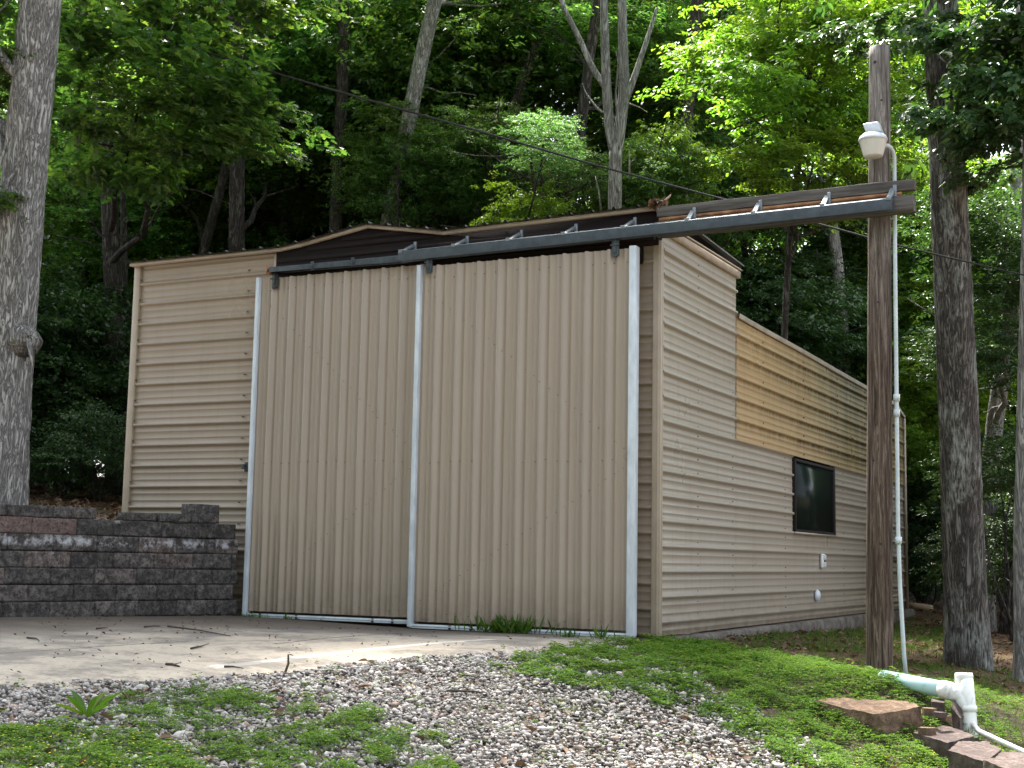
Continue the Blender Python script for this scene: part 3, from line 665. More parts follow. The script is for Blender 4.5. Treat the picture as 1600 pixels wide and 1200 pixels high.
def rough_block(mb, o, ax, nrm, L, H, D, seed, nu=18, nv=8, amp=.017):
    """Split-face block: o = lower start corner on the face line, ax along the wall, nrm out of the face."""
    V = []; 
    for j in range(nv + 1):
        for i in range(nu + 1):
            u, v = i / nu, j / nv; e = min(u, 1 - u, (v), (1 - v)); k = min(1, e * 7)
            q = Vector((u * L * 9 + seed * 3.1, v * H * 9, seed * 1.7))
            dd = (-.004 + k * (.004 + amp * mnoise.noise(q) + amp * .6 * mnoise.noise(q * 2.7)))
            p = np.array([o[0], o[1], o[2]]) + np.array([*ax, 0]) * (u * L) + np.array([*nrm, 0]) * dd + np.array([0, 0, v * H]); V.append(p)
    n0 = len(V); bk = np.array([*nrm, 0]) * -D
    cs = [0, nu, nv * (nu + 1), nv * (nu + 1) + nu]
    for c in cs: V.append(V[c] + bk)
    F = [(j * (nu + 1) + i, j * (nu + 1) + i + 1, (j + 1) * (nu + 1) + i + 1, (j + 1) * (nu + 1) + i) for j in range(nv) for i in range(nu)]
    F.append(tuple(range(nu, -1, -1)) + (n0, n0 + 1))                                   # bottom
    F.append(tuple(nv * (nu + 1) + i for i in range(nu + 1)) + (n0 + 3, n0 + 2))        # top
    F.append(tuple(j * (nu + 1) for j in range(nv + 1)) + (n0 + 2, n0))                 # start end
    F.append(tuple(j * (nu + 1) + nu for j in range(nv, -1, -1)) + (n0 + 1, n0 + 3))    # far end
    F.append((n0, n0 + 2, n0 + 3, n0 + 1)); mb.add(V, F)
mb = MB(); rb = random.Random(11); CH = .155
wl = 4.6; ax = WDIR
for c in range(-1, 7):
    z0 = .04 + c * CH; H = CH - .006
    if c == 6: H = .105
    s = -(.17 + .23 * (c % 2)) + rb.uniform(-.03, .03); k = 0
    while s < wl:
        L = .457 * rb.choice([1, 1, 1, .96, 1.03]); a, e = max(s, 0.02 * (c % 2)), s + L
        if c == 6 and a < 1.52: s += L; continue                              # cap course stops short of the shed
        if e - a > .06:
            back = .010 * c
            o = (WA[0] + ax[0] * (a + .003) - WNRM[0] * back, WA[1] + ax[1] * (a + .003) - WNRM[1] * back, z0 + rb.uniform(-.003, .003))
            rough_block(mb, o, ax, WNRM, e - a - .007, H, .28, c * 40 + k)
        s += L; k += 1
wallo = mb.build("retaining_wall", M_BLOCK)
tag(wallo, "weathered grey retaining wall of split-face blocks beside the concrete drive", "retaining wall")
ztop = .04 + 6 * CH
def loose(s, L, H, D, z, rot, label, seed, back=.04, tilt=0):
    mb = MB(); o = (-L / 2, D / 2, 0)
    rough_block(mb, (-L / 2, 0, 0), (1, 0), (0, -1), L, H, D, seed)
    ob = mb.build("concrete_block", M_BLOCK); p = WA + ax * s - WNRM * back
    a = math.atan2(-WNRM[0], WNRM[1]) + math.pi; ob.location = (p[0], p[1], z); ob.rotation_euler = (0, tilt, a + rot)
    tag(ob, label, "block", "loose blocks on the retaining wall")
loose(.40, .33, .19, .2, ztop + .0, .1, "dark upright block standing on top of the wall next to the shed siding", 301, .05)
loose(.78, .34, .085, .22, ztop, -.05, "thin whitish slab lying on the wall beside the upright block", 302, .03)
loose(1.14, .30, .075, .22, ztop + .002, .08, "thin dark slab lying on the wall at the end of the cap course", 303, .05)

# ------------------------------------------------------------------ stones, pipes and small things on the right
def stone_mat(name, c1, c2, c3):
    mt, t, b = mat(name, .92, 0, .15); g = G(t)
    n = g.noise(17, 8, .75); n2 = g.noise(2.5, 5, .65)
    col = g.mix(g.ramp(n, [(.3, c1), (.5, c2), (.72, c3)]), c1, g.math('MULTIPLY', g.ramp(n2, [(.5, 0.), (.7, 1.)]), .6))
    g.val(b.inputs['Base Color'], col); g.bump(g.math('ADD', n, g.math('MULTIPLY', g.noise(40, 5, .7), .4)), .9, .02, b); return mt
M_SAND = stone_mat("tan_sandstone", (.06, .043, .032), (.16, .105, .072), (.33, .225, .155))
M_SLATE = stone_mat("purple_brown_stone", (.045, .034, .031), (.10, .076, .068), (.19, .15, .135))
def slab(name, corners, z0, z1, m, label, cat, group=None, seed=0, amp=.025, sub=4):
    """Rough flat stone: outline corners in plan (x, y, ztop)."""
    bm = bmesh.new(); c = np.array(corners, float); base = [bm.verts.new((p[0], p[1], p[2] - z1)) for p in c]; top = [bm.verts.new(p) for p in c]
    n = len(c); bm.faces.new(base[::-1]); bm.faces.new(top)
    for i in range(n): bm.faces.new((base[i], base[(i + 1) % n], top[(i + 1) % n], top[i]))
    bmesh.ops.triangulate(bm, faces=bm.faces[:])
    for _ in range(sub): bmesh.ops.subdivide_edges(bm, edges=[e for e in bm.edges if e.calc_length() > .028], cuts=1)
    bmesh.ops.triangulate(bm, faces=bm.faces[:])
    bm.normal_update()
    for v in bm.verts:
        q = v.co * 5 + Vector((seed, seed * 2, 0)); v.co += v.normal * (amp * mnoise.noise(q) + amp * .6 * mnoise.noise(q * 2.6) + amp * .4 * mnoise.noise(q * 6.1) + amp * .25 * mnoise.noise(q * 14) - amp * .3)
    me = bpy.data.meshes.new(name); bm.to_mesh(me); bm.free(); me.materials.append(m); me.polygons.foreach_set('use_smooth', np.ones(len(me.polygons), bool)); me.set_sharp_from_angle(angle=R(28))
    ctr = c.mean(0); me.transform(Matrix.Translation((-ctr[0], -ctr[1], -ctr[2])))
    o = link(bpy.data.objects.new(name, me)); o.location = ctr; tag(o, label, cat, group); return o
def P3(px, py, D): return tuple(at(px, py, D))
slab("flat_stone", [P3(1270, 1092, 9.35), P3(1365, 1117, 8.85), P3(1443, 1101, 9.0), P3(1400, 1088, 9.55), P3(1310, 1079, 9.75)], 0, .30, M_SAND,
     "big flat tan sandstone slab set in the clover below the pole", "stone", seed=3, amp=.022)
slab("flagstone", [P3(1425, 1143, 8.85), P3(1480, 1160, 8.5), P3(1522, 1150, 8.7), P3(1490, 1136, 9.0), P3(1450, 1134, 9.1)], 0, .12, M_SLATE, "brown flagstone nearest the tan slab, topmost of the stepping stones", "stone", "stepping stones", 5, .015)
slab("flagstone", [P3(1478, 1171, 8.25), P3(1540, 1190, 7.95), P3(1566, 1170, 8.3), P3(1540, 1158, 8.6), P3(1500, 1157, 8.5)], 0, .14, M_SLATE, "middle brown flagstone, stepped below the topmost stepping stone", "stone", "stepping stones", 6, .015)
slab("flagstone", [P3(1535, 1186, 7.95), P3(1600, 1215, 7.5), P3(1680, 1205, 7.7), P3(1620, 1178, 8.1), P3(1565, 1174, 8.15)], 0, .16, M_SLATE, "lowest flagstone in the bottom right corner of the photo", "stone", "stepping stones", 7, .015)
slab("brick", [P3(1455, 1096, 9.15), P3(1476, 1098, 9.1), P3(1477, 1092, 9.25), P3(1456, 1090, 9.3)], 0, .10, M_SLATE, "brown brick lying under the teal drain pipe", "brick", None, 8, .006)
slab("small_stone", [P3(1486, 1104, 9.0), P3(1500, 1122, 8.9), P3(1506, 1120, 9.1), P3(1503, 1092, 9.2), P3(1490, 1090, 9.2)], 0, .14, M_SLATE, "upright brown stone leaning against the white standpipe", "stone", None, 9, .012)
for i, (px, py, D, s, lab) in enumerate([(1452, 1106, 9.0, .05, "pale pebble beside the brick under the drain pipe"), (1468, 1112, 8.9, .04, "reddish chip between brick and standpipe"), (1447, 1136, 8.8, .05, "pale stone chip at the corner of the tan slab"), (1478, 1118, 8.9, .035, "small whitish chip below the teal drain pipe")]):
    c = at(px, py, D); slab("stone_chip", [(c[0] + s * math.cos(a) * (1 + .3 * math.sin(a * 3 + i)), c[1] + s * math.sin(a), c[2]) for a in np.linspace(0, 6.28, 6)[:-1]], 0, s * 1.0, [M_SAND, M_SLATE][i == 1], lab, "stone", None, 20 + i, .006, 2)

drain = empty("drain_pipe", "teal and white drain pipe with capped standpipe in the grass below the pole", "drain pipe", P3(1510, 1130, 9.2))
p0 = at(1380, 1059, 9.78); p1 = at(1477, 1078, 9.25)
mb = MB(); mb.tube([p0, p1], .054, 24); mb.build("teal_pipe", M_TEAL, drain, smooth=True)
dv = (p1 - p0) / np.linalg.norm(p1 - p0); st_b = at(1514, 1142, 9.15); st_t = at(1506, 1052, 9.25); up = (st_t - st_b) / np.linalg.norm(st_t - st_b)
mb = MB(); j = at(1511, 1098, 9.2)
el = [p1 - dv * .02, p1 + dv * .02, p1 + dv * .045, at(1494, 1085, 9.23), at(1501, 1092, 9.215), at(1506, 1101, 9.2), j - up * .04]
mb.tube(el[:3], .060, 24); mb.tube(el[2:], .055, 24); mb.build("elbow", M_PVC, drain, smooth=True)
mb = MB(); mb.tube([st_b - up * .1, st_b, j, st_t], .055, 28); mb.build("standpipe", M_PVC, drain, smooth=True)
mb = MB(); mb.tube([j - up * .06, j - up * .02], .062, 28); mb.build("collar", M_PVC, drain, smooth=False)
mb = MB(); mb.lathe([(.059, -.085), (.0595, -.012), (.057, -.003), (.052, .001), (.02, .002)], st_t, 28); mb.build("cap", M_PVC, drain, smooth=False)
mb = MB(); pts = [at(1517, 1128, 9.15), at(1530, 1143, 9.0), at(1560, 1157, 8.9), at(1600, 1175, 8.75), at(1680, 1208, 8.5)]
mb.tube(pts, .018, 12); tag(mb.build("white_pipe", M_PVC, smooth=True), "thin white plastic pipe running downhill from the standpipe through the grass", "pipe")

# pale log, stone and wire beyond the back corner
mb = MB(); mb.tube([at(1420, 946, 23.6), at(1432, 948, 23.5), at(1456, 951, 23.3)], [.05, .065, .055], 14, amp=.12); tag(mb.build("log", simple("pale_log", (.36, .25, .15), (.5, .38, .25), .8, 0, 8, .4, 30), smooth=True), "short pale log lying beyond the far corner of the shed", "log")
c = at(1417, 944, 23.9); slab("pale_stone", [(c[0] + .10 * math.cos(a), c[1] + .10 * math.sin(a), c[2] + .07) for a in np.linspace(0, 6.28, 7)[:-1]], 0, .18, M_SAND, "pale stone against the far corner of the shed", "stone", None, 31, .02)
# twigs on the drive
TW = [(445, 1052, 465, 1025, .0, "upright bare twig stuck in the gravel edge of the drive"), (262, 985, 360, 1001, 1, "long thin bent twig lying on the drive in front of the wall"), (298, 1021, 318, 1016, 1, "short forked twig lying at the middle of the drive"), (150, 989, 168, 988, 1, "dark twig nearest the foot of the retaining wall"),
      (258, 1046, 280, 1050, 1, "thick dark twig on the sunlit concrete"), (350, 1050, 380, 1053, 1, "slim straight twig near the gravel edge of the drive"), (225, 986, 250, 985, 1, "tiny dark twig beside the long bent twig"), (42, 1004, 60, 1008, 1, "tiny curled twig at the left edge of the drive"),
      (1128 - 430, 1092, 760, 1095, 1, "dark stick half buried in the gravel below the right door"), (715, 1066, 748, 1072, 1, "short dark stick in the gravel near the clover")]
for i, (xa, ya, xb, yb, flat, lab) in enumerate(TW):
    a = gpx(xa, ya); b2 = gpx(xb, yb) if flat else a + np.array([.03, -.01, .125]); a = a.copy(); h = .036 if yb < 1060 else .05
    if flat: a[2] += h; b2 = b2 + np.array([0, 0, h])
    md = (a + b2) / 2 + np.array([.02 * math.sin(i), .02, .004 if flat else 0]); mb = MB(); mb.tube([a, md, b2], [.008, .006, .003] if i not in (0, 4) else [.009, .009, .006], 6, amp=.2)
    if i in (2, 4): mb.tube([md, md + (b2 - a) * .25 + np.array([.0, .05, .012])], .003, 5)
    tag(mb.build("twig", simple("twig_brown", (.035, .024, .018), (.08, .06, .045), .85) if i == 0 else bpy.data.materials["twig_brown"]), lab, "twig", "twigs on the drive")

# ------------------------------------------------------------------ leaves and trees
def unit(v): return v / np.maximum(np.linalg.norm(v, axis=-1, keepdims=True), 1e-9)
OVAL = [(.0, .0), (.30, .22), (.62, .20), (1.0, 0.)]
LOBED = [(.0, .02), (.16, .10), (.26, .30), (.38, .13), (.52, .36), (.66, .14), (.78, .24), (1., .0)]
def leaves(rng, P, D, N, L, outline=OVAL, fold=.12, droop=.18):
    """Leaf blades: P base points, D pointing directions, N upper-side normals, L lengths."""
    n = len(P); D = unit(D); S = unit(np.cross(N, D)); N2 = np.cross(D, S); L = L[:, None]; V = []
    k = len(outline)
    for (t, wd) in outline: V.append(P + D * L * t + S * L * wd + N2 * L * (fold * wd * 2 - droop * t * t))
    for (t, wd) in outline[-2:0:-1]: V.append(P + D * L * t - S * L * wd + N2 * L * (fold * wd * 2 - droop * t * t))
    m_ = 2 * k - 2; V = np.stack(V, 1)                        # n, m_, 3
    b = np.arange(n)[:, None] * m_
    f1 = b + np.arange(k)[None]; f2 = b + np.r_[0, np.arange(k - 1, m_)][None]
    return V.reshape(-1, 3), np.concatenate([f1, f2])
def crown_mesh(name, seed, rx, rz, nb, ns, nl, leafL, mat_, outline=OVAL, flat=.22, shell=.45):
    rng = np.random.default_rng(seed)
    d = unit(rng.normal(size=(nb, 3))); r = (shell + (1 - shell) * rng.random(nb) ** .6)
    B = d * r[:, None] * np.array([rx, rx, rz])
    bs = rng.uniform(.22, .60, nb) * rx / 2.4
    C = np.repeat(B, ns, 0); k = len(C); off = rng.normal(size=(k, 3)) * np.repeat(bs, ns)[:, None] * np.array([1, 1, flat * 1.3])
    out = np.repeat(unit(B * np.array([1, 1, .1])), ns, 0)
    off[:, 2] -= .25 * (off[:, 0] ** 2 + off[:, 1] ** 2)
    C = C + off
    ax = unit(out + rng.normal(size=(k, 3)) * .55 * np.array([1, 1, .35]) + np.array([0, 0, -.08]))
    sl_ = rng.uniform(.28, .6, k)                               # twig length
    t = rng.random((k, nl)); PP = C[:, None] + ax[:, None] * (t * sl_[:, None])[..., None] + rng.normal(size=(k, nl, 3)) * np.array([.05, .05, .035])
    side = unit(np.cross(ax, np.array([0, 0, 1.]))); sg = np.where(np.arange(nl) % 2 == 0, 1., -1.)[None, :, None]
    DD = ax[:, None] * .55 + side[:, None] * sg * .8 + rng.normal(size=(k, nl, 3)) * .35 + np.array([0, 0, -.22])
    NN = unit(np.array([0, 0, 1.]) + rng.normal(size=(k, nl, 3)) * .42)
    LL = leafL * rng.uniform(.65, 1.25, (k, nl))
    V, F = leaves(rng, PP.reshape(-1, 3), DD.reshape(-1, 3), NN.reshape(-1, 3), LL.ravel(), outline)
    return raw_mesh(name, V, F, mat_)
CR = {
    'a': crown_mesh("crown_mesh", 1, 2.3, 1.9, 70, 15, 15, .115, M_LEAF, OVAL, .22, .2),
    'b': crown_mesh("crown_mesh", 2, 2.3, 2.3, 78, 14, 15, .11, M_LEAF, OVAL, .3, .2),
    'c': crown_mesh("crown_mesh", 3, 2.3, 1.5, 60, 15, 15, .125, M_LEAF, OVAL, .2, .2),
    'y': crown_mesh("crown_mesh", 4, 2.0, 1.7, 44, 14, 18, .125, M_LEAFY, OVAL, .25, .2),
    'd': crown_mesh("crown_mesh", 5, 2.0, 1.5, 60, 14, 18, .105, M_LEAFD, OVAL, .25, .3),
    'o': crown_mesh("crown_mesh", 6, 1.9, 1.2, 26, 16, 17, .17, M_LEAF, LOBED),
    'h': crown_mesh("crown_mesh", 7, 1.3, .8, 16, 12, 15, .16, M_LEAFD),
    'f': crown_mesh("crown_mesh", 8, 2.6, 2.2, 40, 12, 14, .26, M_LEAF),
}
rng0 = random.Random(5)
def add_crown(parent, key, pos, s, squash=1.0, rnd=rng0):
    o = bpy.data.objects.new("crown", CR[key]); COL.objects.link(o); o.parent = parent
    o.location = Vector(pos) - parent.location; o.rotation_euler = (rnd.uniform(-.2, .2), rnd.uniform(-.2, .2), rnd.uniform(0, 6.28)); o.scale = (s, s, s * squash)
    return o
def limb(mb, a, b, r0, r1, rnd, n=7, sag=.12, seg=7):
    a = np.array(a, float); b = np.array(b, float); L = np.linalg.norm(b - a)
    pts = [a + (b - a) * t + np.array([rnd.uniform(-1, 1), rnd.uniform(-1, 1), rnd.uniform(-.6, 1)]) * L * .05 * math.sin(t * 3.14) + np.array([0, 0, -sag * L * t * (1 - t)]) for t in np.linspace(0, 1, n)]
    mb.tube(pts, np.linspace(r0, r1, n), seg, caps=False); return pts
def tree(label, px, D, r, crowns, bark=None, group=None, cat="tree", name="tree", seg=16, amp=.05, top=None, fine=False, seed=1, limbs=True, flare=1.35):
    """px: trunk positions in the photo, lowest first; D its distance; crowns: (px, py, D, kind, scale, squash)."""
    rnd = random.Random(seed); P = [at(x, y, D) for x, y in px]
    base = P[0].copy(); dr_ = (P[1] - P[0]); dr_ = dr_ / max(abs(dr_[2]), .2)
    g0 = gz(base[0], base[1])
    if base[2] > g0 + .05: b0 = base - dr_ * min(base[2] - g0, 4.) * .6; b0[2] = gz(b0[0], b0[1]) - .12; P.insert(0, b0)
    else: P[0][2] = min(P[0][2], g0 - .1)
    t = empty(name, label, cat, tuple(P[0] + np.array([0, 0, .1])), group)
    if top: P.append(P[-1] + (P[-1] - P[-2]) / np.linalg.norm(P[-1] - P[-2]) * top)
    P = np.array(P); s = np.r_[0, np.cumsum(np.linalg.norm(np.diff(P, axis=0), axis=1))]
    n = 180 if fine else 26; u = np.linspace(0, s[-1], n); Q = np.c_[[np.interp(u, s, P[:, k]) for k in range(3)]].T
    for _ in range(n // 8): Q[1:-1] = Q[1:-1] * .5 + (Q[:-2] + Q[2:]) * .25
    rad = r * (1 - .45 * u / max(s[-1], 8)) * (1 + (flare - 1) * np.exp(-u / .35))
    mb = MB()
    if fine:
        mb.tube(Q, rad, seg, amp=amp, freq=7, seed=seed)
    else: mb.tube(Q, rad, seg, amp=amp, freq=2, seed=seed)
    if limbs:
        for (cx_, cy_, cD, *_r2) in crowns:
            c = at(cx_, cy_, cD); k = int(np.argmin(np.linalg.norm(Q - (c - np.array([0, 0, 1.2])), axis=1))); k = max(k, int(n * .25))
            pts = limb(mb, Q[k], c, max(.02, rad[k] * .45), .014, rnd)
            for j in range(4):
                q = pts[rnd.randint(2, 5)]; e = np.array(q) + np.array([rnd.uniform(-1, 1), rnd.uniform(-1, 1), rnd.uniform(-.2, .9)]) * 1.1; limb(mb, q, e, .022, .006, rnd, 5, seg=5)
    tr = mb.build("trunk", bark or M_BARKD, t, smooth=True)
    for (cx_, cy_, cD, kind, sc_, sq) in crowns: add_crown(t, kind, at(cx_, cy_, cD), sc_, sq, rnd)
    return t

def high(x, y, z, key, s_, sq):
    px, py, D = project(np.array([[x, y, z]])); return (float(px[0]), float(py[0]), float(D[0]), key, s_, sq)
SHADE_L = [high(-6.2, 2.6, 10.8, 'a', .9, .8), high(-3.9, 3.2, 11.0, 'b', .9, .7), high(-2.6, 2.0, 11.6, 'a', .7, .6), high(-5.6, -1.6, 10.6, 'b', 1.0, .7), high(-3.2, -2.2, 10.8, 'a', .9, .7), high(-6.9, .9, 10.9, 'b', 1.0, .7), high(-7.6, -2.6, 10.6, 'a', 1.0, .7)]  # unseen crowns added overhead to keep the sun off beam and drive
HIGH_R = [high(-1.6, 3.4, 11.0, 'a', .9, .7)]
# foreground trunks
t = tree("thick pale grey oak trunk leaning at the left edge, behind the retaining wall", [(2, 783), (10, 620), (18, 520), (28, 400), (40, 250), (62, 20), (85, -200)], 13.2, .235,
         [(-150, 30, 13.6, 'o', .55, .8), (-60, 110, 13.2, 'o', .26, .8), (10, -190, 13.6, 'o', .8, .7), (-30, 310, 12.9, 'o', .17, .8), (-250, -260, 14, 'o', 1., 1)] + SHADE_L, M_BARKG, fine=True, seg=72, amp=.055, top=5, seed=3, flare=1.15)
mb = MB(); kn = at(36, 522, 12.98); mb.tube([kn + np.array([-.10, .1, -.05]), kn + np.array([0, 0, 0]), kn + RT * .06 + np.array([0, 0, .01])], [.17, .10, .06], 16, amp=.25)
mb.build("knot", M_BARKG, t, smooth=True); mb = MB(); e = at(47, 525, 12.9); mb.tube([at(42, 520, 12.95), at(52, 522, 12.9), at(58, 530, 12.88), at(59, 540, 12.88)], [.03, .022, .018, .008], 8, amp=.2); mb.build("branch_stub", M_BARKG, t, smooth=True); mb = MB(); mb.tube([at(44, 530, 12.95), at(48, 550, 12.9), at(50, 572, 12.88)], [.03, .022, .012], 8, amp=.2); mb.build("branch_stub", M_BARKG, t, smooth=True); mb = MB()
mb.tube([at(30, 115, 13.1), at(14, 105, 13.1), at(4, 90, 13.1), at(-20, 60, 13.1)], [.07, .05, .045, .04], 10)
mb.build("limb", M_BARKG, t, smooth=True)
tree("dark ridged trunk with pale lichen patches, right of the wooden pole", [(1514, 1045), (1507, 900), (1500, 700), (1487, 400), (1475, 150), (1470, 0), (1466, -200)], 13.5, .205,
     [(1560, 20, 12.9, 'h', .62, .9), (1535, 150, 12.8, 'h', .55, .9), (1620, 90, 12.9, 'h', .6, 1), (1500, -130, 13, 'h', .7, 1), (1600, 230, 13.2, 'h', .5, .8), (1390, 30, 13.5, 'h', .45, .8)] + HIGH_R[:0], M_BARKR, fine=True, seg=72, amp=.06, top=5, seed=4, flare=1.2, limbs=False)
tree("slim trunk cut by the right edge of the photo", [(1603, 1030), (1600, 850), (1606, 600), (1612, 300), (1612, 0)], 12.6, .10, [(1680, 120, 13, 'h', .8, 1)], M_BARKP, fine=True, seg=40, amp=.06, top=4, seed=6)
# dead forked tree above the roof
dt = empty("dead_tree", "pale leafless forked dead tree rising behind the shed roof", "tree", tuple(at(960, 330, 19)))
mb = MB(); DD_ = 19.0; A = lambda x, y, d=0: at(x, y, DD_ + d)
base = A(957, 420); b0 = base.copy(); b0[2] = gz(b0[0], b0[1]) - .1
def smooth_path(p, n=30):
    p = np.array(p); s = np.r_[0, np.cumsum(np.linalg.norm(np.diff(p, axis=0), axis=1))]; u = np.linspace(0, s[-1], n); q = np.c_[[np.interp(u, s, p[:, k]) for k in range(3)]].T
    for _ in range(3): q[1:-1] = q[1:-1] * .5 + (q[:-2] + q[2:]) * .25
    return q
mb.tube(smooth_path([b0, base, A(961, 320), A(962, 225)]), np.linspace(.13, .088, 30), 18, amp=.06, seed=1)
mb.tube(smooth_path([A(961, 240), A(952, 200), A(948, 140), A(945, 60), A(942, -60)]), np.linspace(.075, .045, 30), 14, amp=.06, seed=2)
mb.tube(smooth_path([A(962, 240), A(969, 200), A(976, 140), A(974, 90), A(972, 0), A(973, -60)]), np.linspace(.085, .05, 30), 14, amp=.06, seed=3)
mb.tube(smooth_path([A(976, 160), A(988, 130), A(1005, 80), A(1018, 40), A(1027, 12)]), np.linspace(.05, .022, 30), 12, amp=.06, seed=4)
mb.tube(smooth_path([A(966, 200), A(962, 150), A(966, 100), A(963, 80)]), np.linspace(.02, .008, 30), 8, seed=5)
mb.tube(smooth_path([A(960, 185), A(935, 172), A(915, 145), A(910, 130)]), np.linspace(.02, .006, 30), 8, seed=6)
mb.tube(smooth_path([A(948, 140), A(925, 105), A(905, 60), A(880, 10), A(872, -20)]), np.linspace(.045, .03, 30), 10, seed=7)
mb.tube(smooth_path([A(978, 160), A(1000, 168), A(1012, 176)]), np.linspace(.012, .004, 30), 6, seed=8)
mb.tube([A(964, 298), A(966, 297, -.12)], [.03, .028], 10); mb.tube([A(983, 280), A(984, 255), A(983, 235)], [.016, .012, .004], 6); mb.tube([A(984, 255), A(992, 248)], [.008, .003], 6); mb.tube([A(939, 330), A(936, 300), A(930, 275)], [.018, .012, .005], 6)
mb.build("trunk", M_BARKP, dt, smooth=True)

# named forest trees (trunks one can follow in the photo)
GF = "forest trees behind the shed"
tree("dark forest tree with a thin second stem, nearest the pale left trunk", [(182, 560), (174, 400), (168, 250), (158, 120), (140, -80)], 21, .15, [(220, 150, 17.5, 'o', .85, .8), (300, 190, 17.5, 'o', .62, .7), (150, 330, 23.2, 'a', .7, .7), (120, 60, 23.2, 'b', .9, .9), (250, 20, 19, 'o', .9, .8)], top=3, seed=11)
tree("thin dark stem close beside the forest tree left of the shed", [(198, 560), (194, 400), (190, 210), (196, 60)], 21.6, .06, [(200, -30, 23.8, 'b', .9, .8), (110, 300, 23.8, 'a', .6, .6)], top=3, seed=12)
tree("straight forest tree rising above the left end of the shed roof", [(370, 440), (370, 300), (372, 170), (374, 60), (372, -100)], 22, .15, [(430, 110, 24.2, 'a', .9, .9), (320, -20, 24.2, 'b', 1., .9), (450, 260, 24.2, 'c', .6, .6)], top=3, seed=13)
tree("dark slanting trunk leaning toward the straight forest tree", [(310, 420), (330, 345), (356, 260), (366, 180)], 23, .10, [(290, 290, 25.2, 'y', .8, .7)], top=3, seed=14)
tree("forest tree standing straight above the roof gable", [(523, 400), (527, 280), (534, 170), (538, 60), (536, -80)], 22.5, .13, [(560, 60, 24.7, 'b', 1., 1), (490, 160, 24.7, 'a', .7, .7), (570, 250, 24.7, 'c', .5, .5)], top=3, seed=15)
tree("slanting forest tree leaning right above the roof, left of the gable", [(430, 400), (458, 300), (490, 195), (520, 110)], 25, .11, [(520, -20, 27.2, 'a', 1., 1), (420, 230, 27.2, 'y', .7, .7)], top=3, seed=16)
tree("pale-barked tree half hidden by leaves above the gable's right slope", [(602, 380), (625, 250), (640, 190), (655, 100), (680, 0)], 22, .17, [(650, 80, 24.2, 'b', 1.0, 1), (720, -20, 24.2, 'a', 1., .9)], M_BARKG, top=3, seed=17)
tree("arching dark-limbed tree left of the pale dead tree", [(745, 400), (775, 290), (800, 190), (822, 90), (860, 20), (900, -10)], 23, .13, [(780, 110, 25.2, 'a', .85, .8), (860, 90, 24.5, 'b', .8, .7), (900, -60, 25.2, 'b', .9, .8)], top=3, seed=18)
tree("dark multi-stemmed tree just left of the dead tree's base", [(880, 400), (892, 320), (905, 230), (915, 130), (930, 30)], 21.5, .12, [(870, 240, 23.7, 'a', .55, .6), (1010, 130, 23.5, 'b', .7, .7), (930, 60, 23, 'a', .6, .6)], top=3, seed=19)
tree("dark tree with spreading limbs right of the dead tree", [(1068, 420), (1066, 300), (1072, 180), (1085, 60), (1095, -60)], 22, .14, [(1080, 120, 24.2, 'b', .9, .9), (1130, 20, 24.2, 'a', .8, .8), (1060, 270, 24.2, 'd', .8, .8), (1130, 300, 24.2, 'd', .8, .8)], top=3, seed=20)
tree("grey trunk seen through leaves just left of the wooden pole", [(1318, 640), (1316, 520), (1310, 400), (1290, 300), (1275, 180)], 25, .14, [(1290, 320, 26, 'd', .7, .7), (1240, 430, 26, 'd', .8, .6), (1320, 460, 26, 'y', .5, .5)], M_BARKG, top=4, seed=21)
tree("bright-leaved maple sapling behind the top of the wooden pole", [(1230, 420), (1240, 300), (1260, 180), (1270, 60)], 17.5, .05, [(1230, 140, 17.2, 'y', .62, .9), (1320, 60, 17.3, 'y', .6, .8), (1270, 260, 17, 'y', .5, .7), (1380, 200, 17.6, 'y', .55, .8), (1200, 60, 17.5, 'y', .5, .7), (1300, -60, 17.5, 'y', .7, .8)], seed=22, top=2)
tree("dark grey trunk set back between the lichened trunk and right edge", [(1545, 760), (1553, 650), (1575, 540), (1585, 430), (1590, 250)], 20, .14, [(1560, 330, 19, 'd', .6, .7), (1580, 540, 18.5, 'd', .6, .7), (1630, 420, 19, 'd', .7, .7)], M_BARKG, top=4, seed=23)
tree("slender understory tree behind the right end of the beam", [(1440, 700), (1432, 560), (1428, 430), (1420, 250)], 27, .08, [(1420, 330, 26.5, 'y', .75, .8), (1430, 470, 26.5, 'y', .6, .7), (1400, 560, 27.5, 'd', .6, .6), (1450, 640, 27, 'd', .6, .5)], seed=26, top=2)

rs = random.Random(12)
for i, px_ in enumerate([250, 400, 455, 505, 575, 620, 665, 715, 770, 835, 1015, 1110]):
    D_ = rs.uniform(18.6, 24) if px_ > 600 else rs.uniform(25, 27.5); cs = []
    for j in range(3):
        cs.append((px_ + rs.uniform(-45, 45), rs.uniform(215, 350) if j else rs.uniform(190, 270), D_ + rs.uniform(-.4, 1.0), rs.choice('aabcy'), rs.uniform(.22, .36) * D_ / 19, rs.uniform(.8, 1.3)))
    tree("leafy green sapling in the thicket showing just above the shed roof", [(px_, 420), (px_ + rs.uniform(-8, 8), 330), (px_ + rs.uniform(-14, 14), 240)], D_, .032, cs, group="saplings above the roof line", seed=60 + i, seg=8)
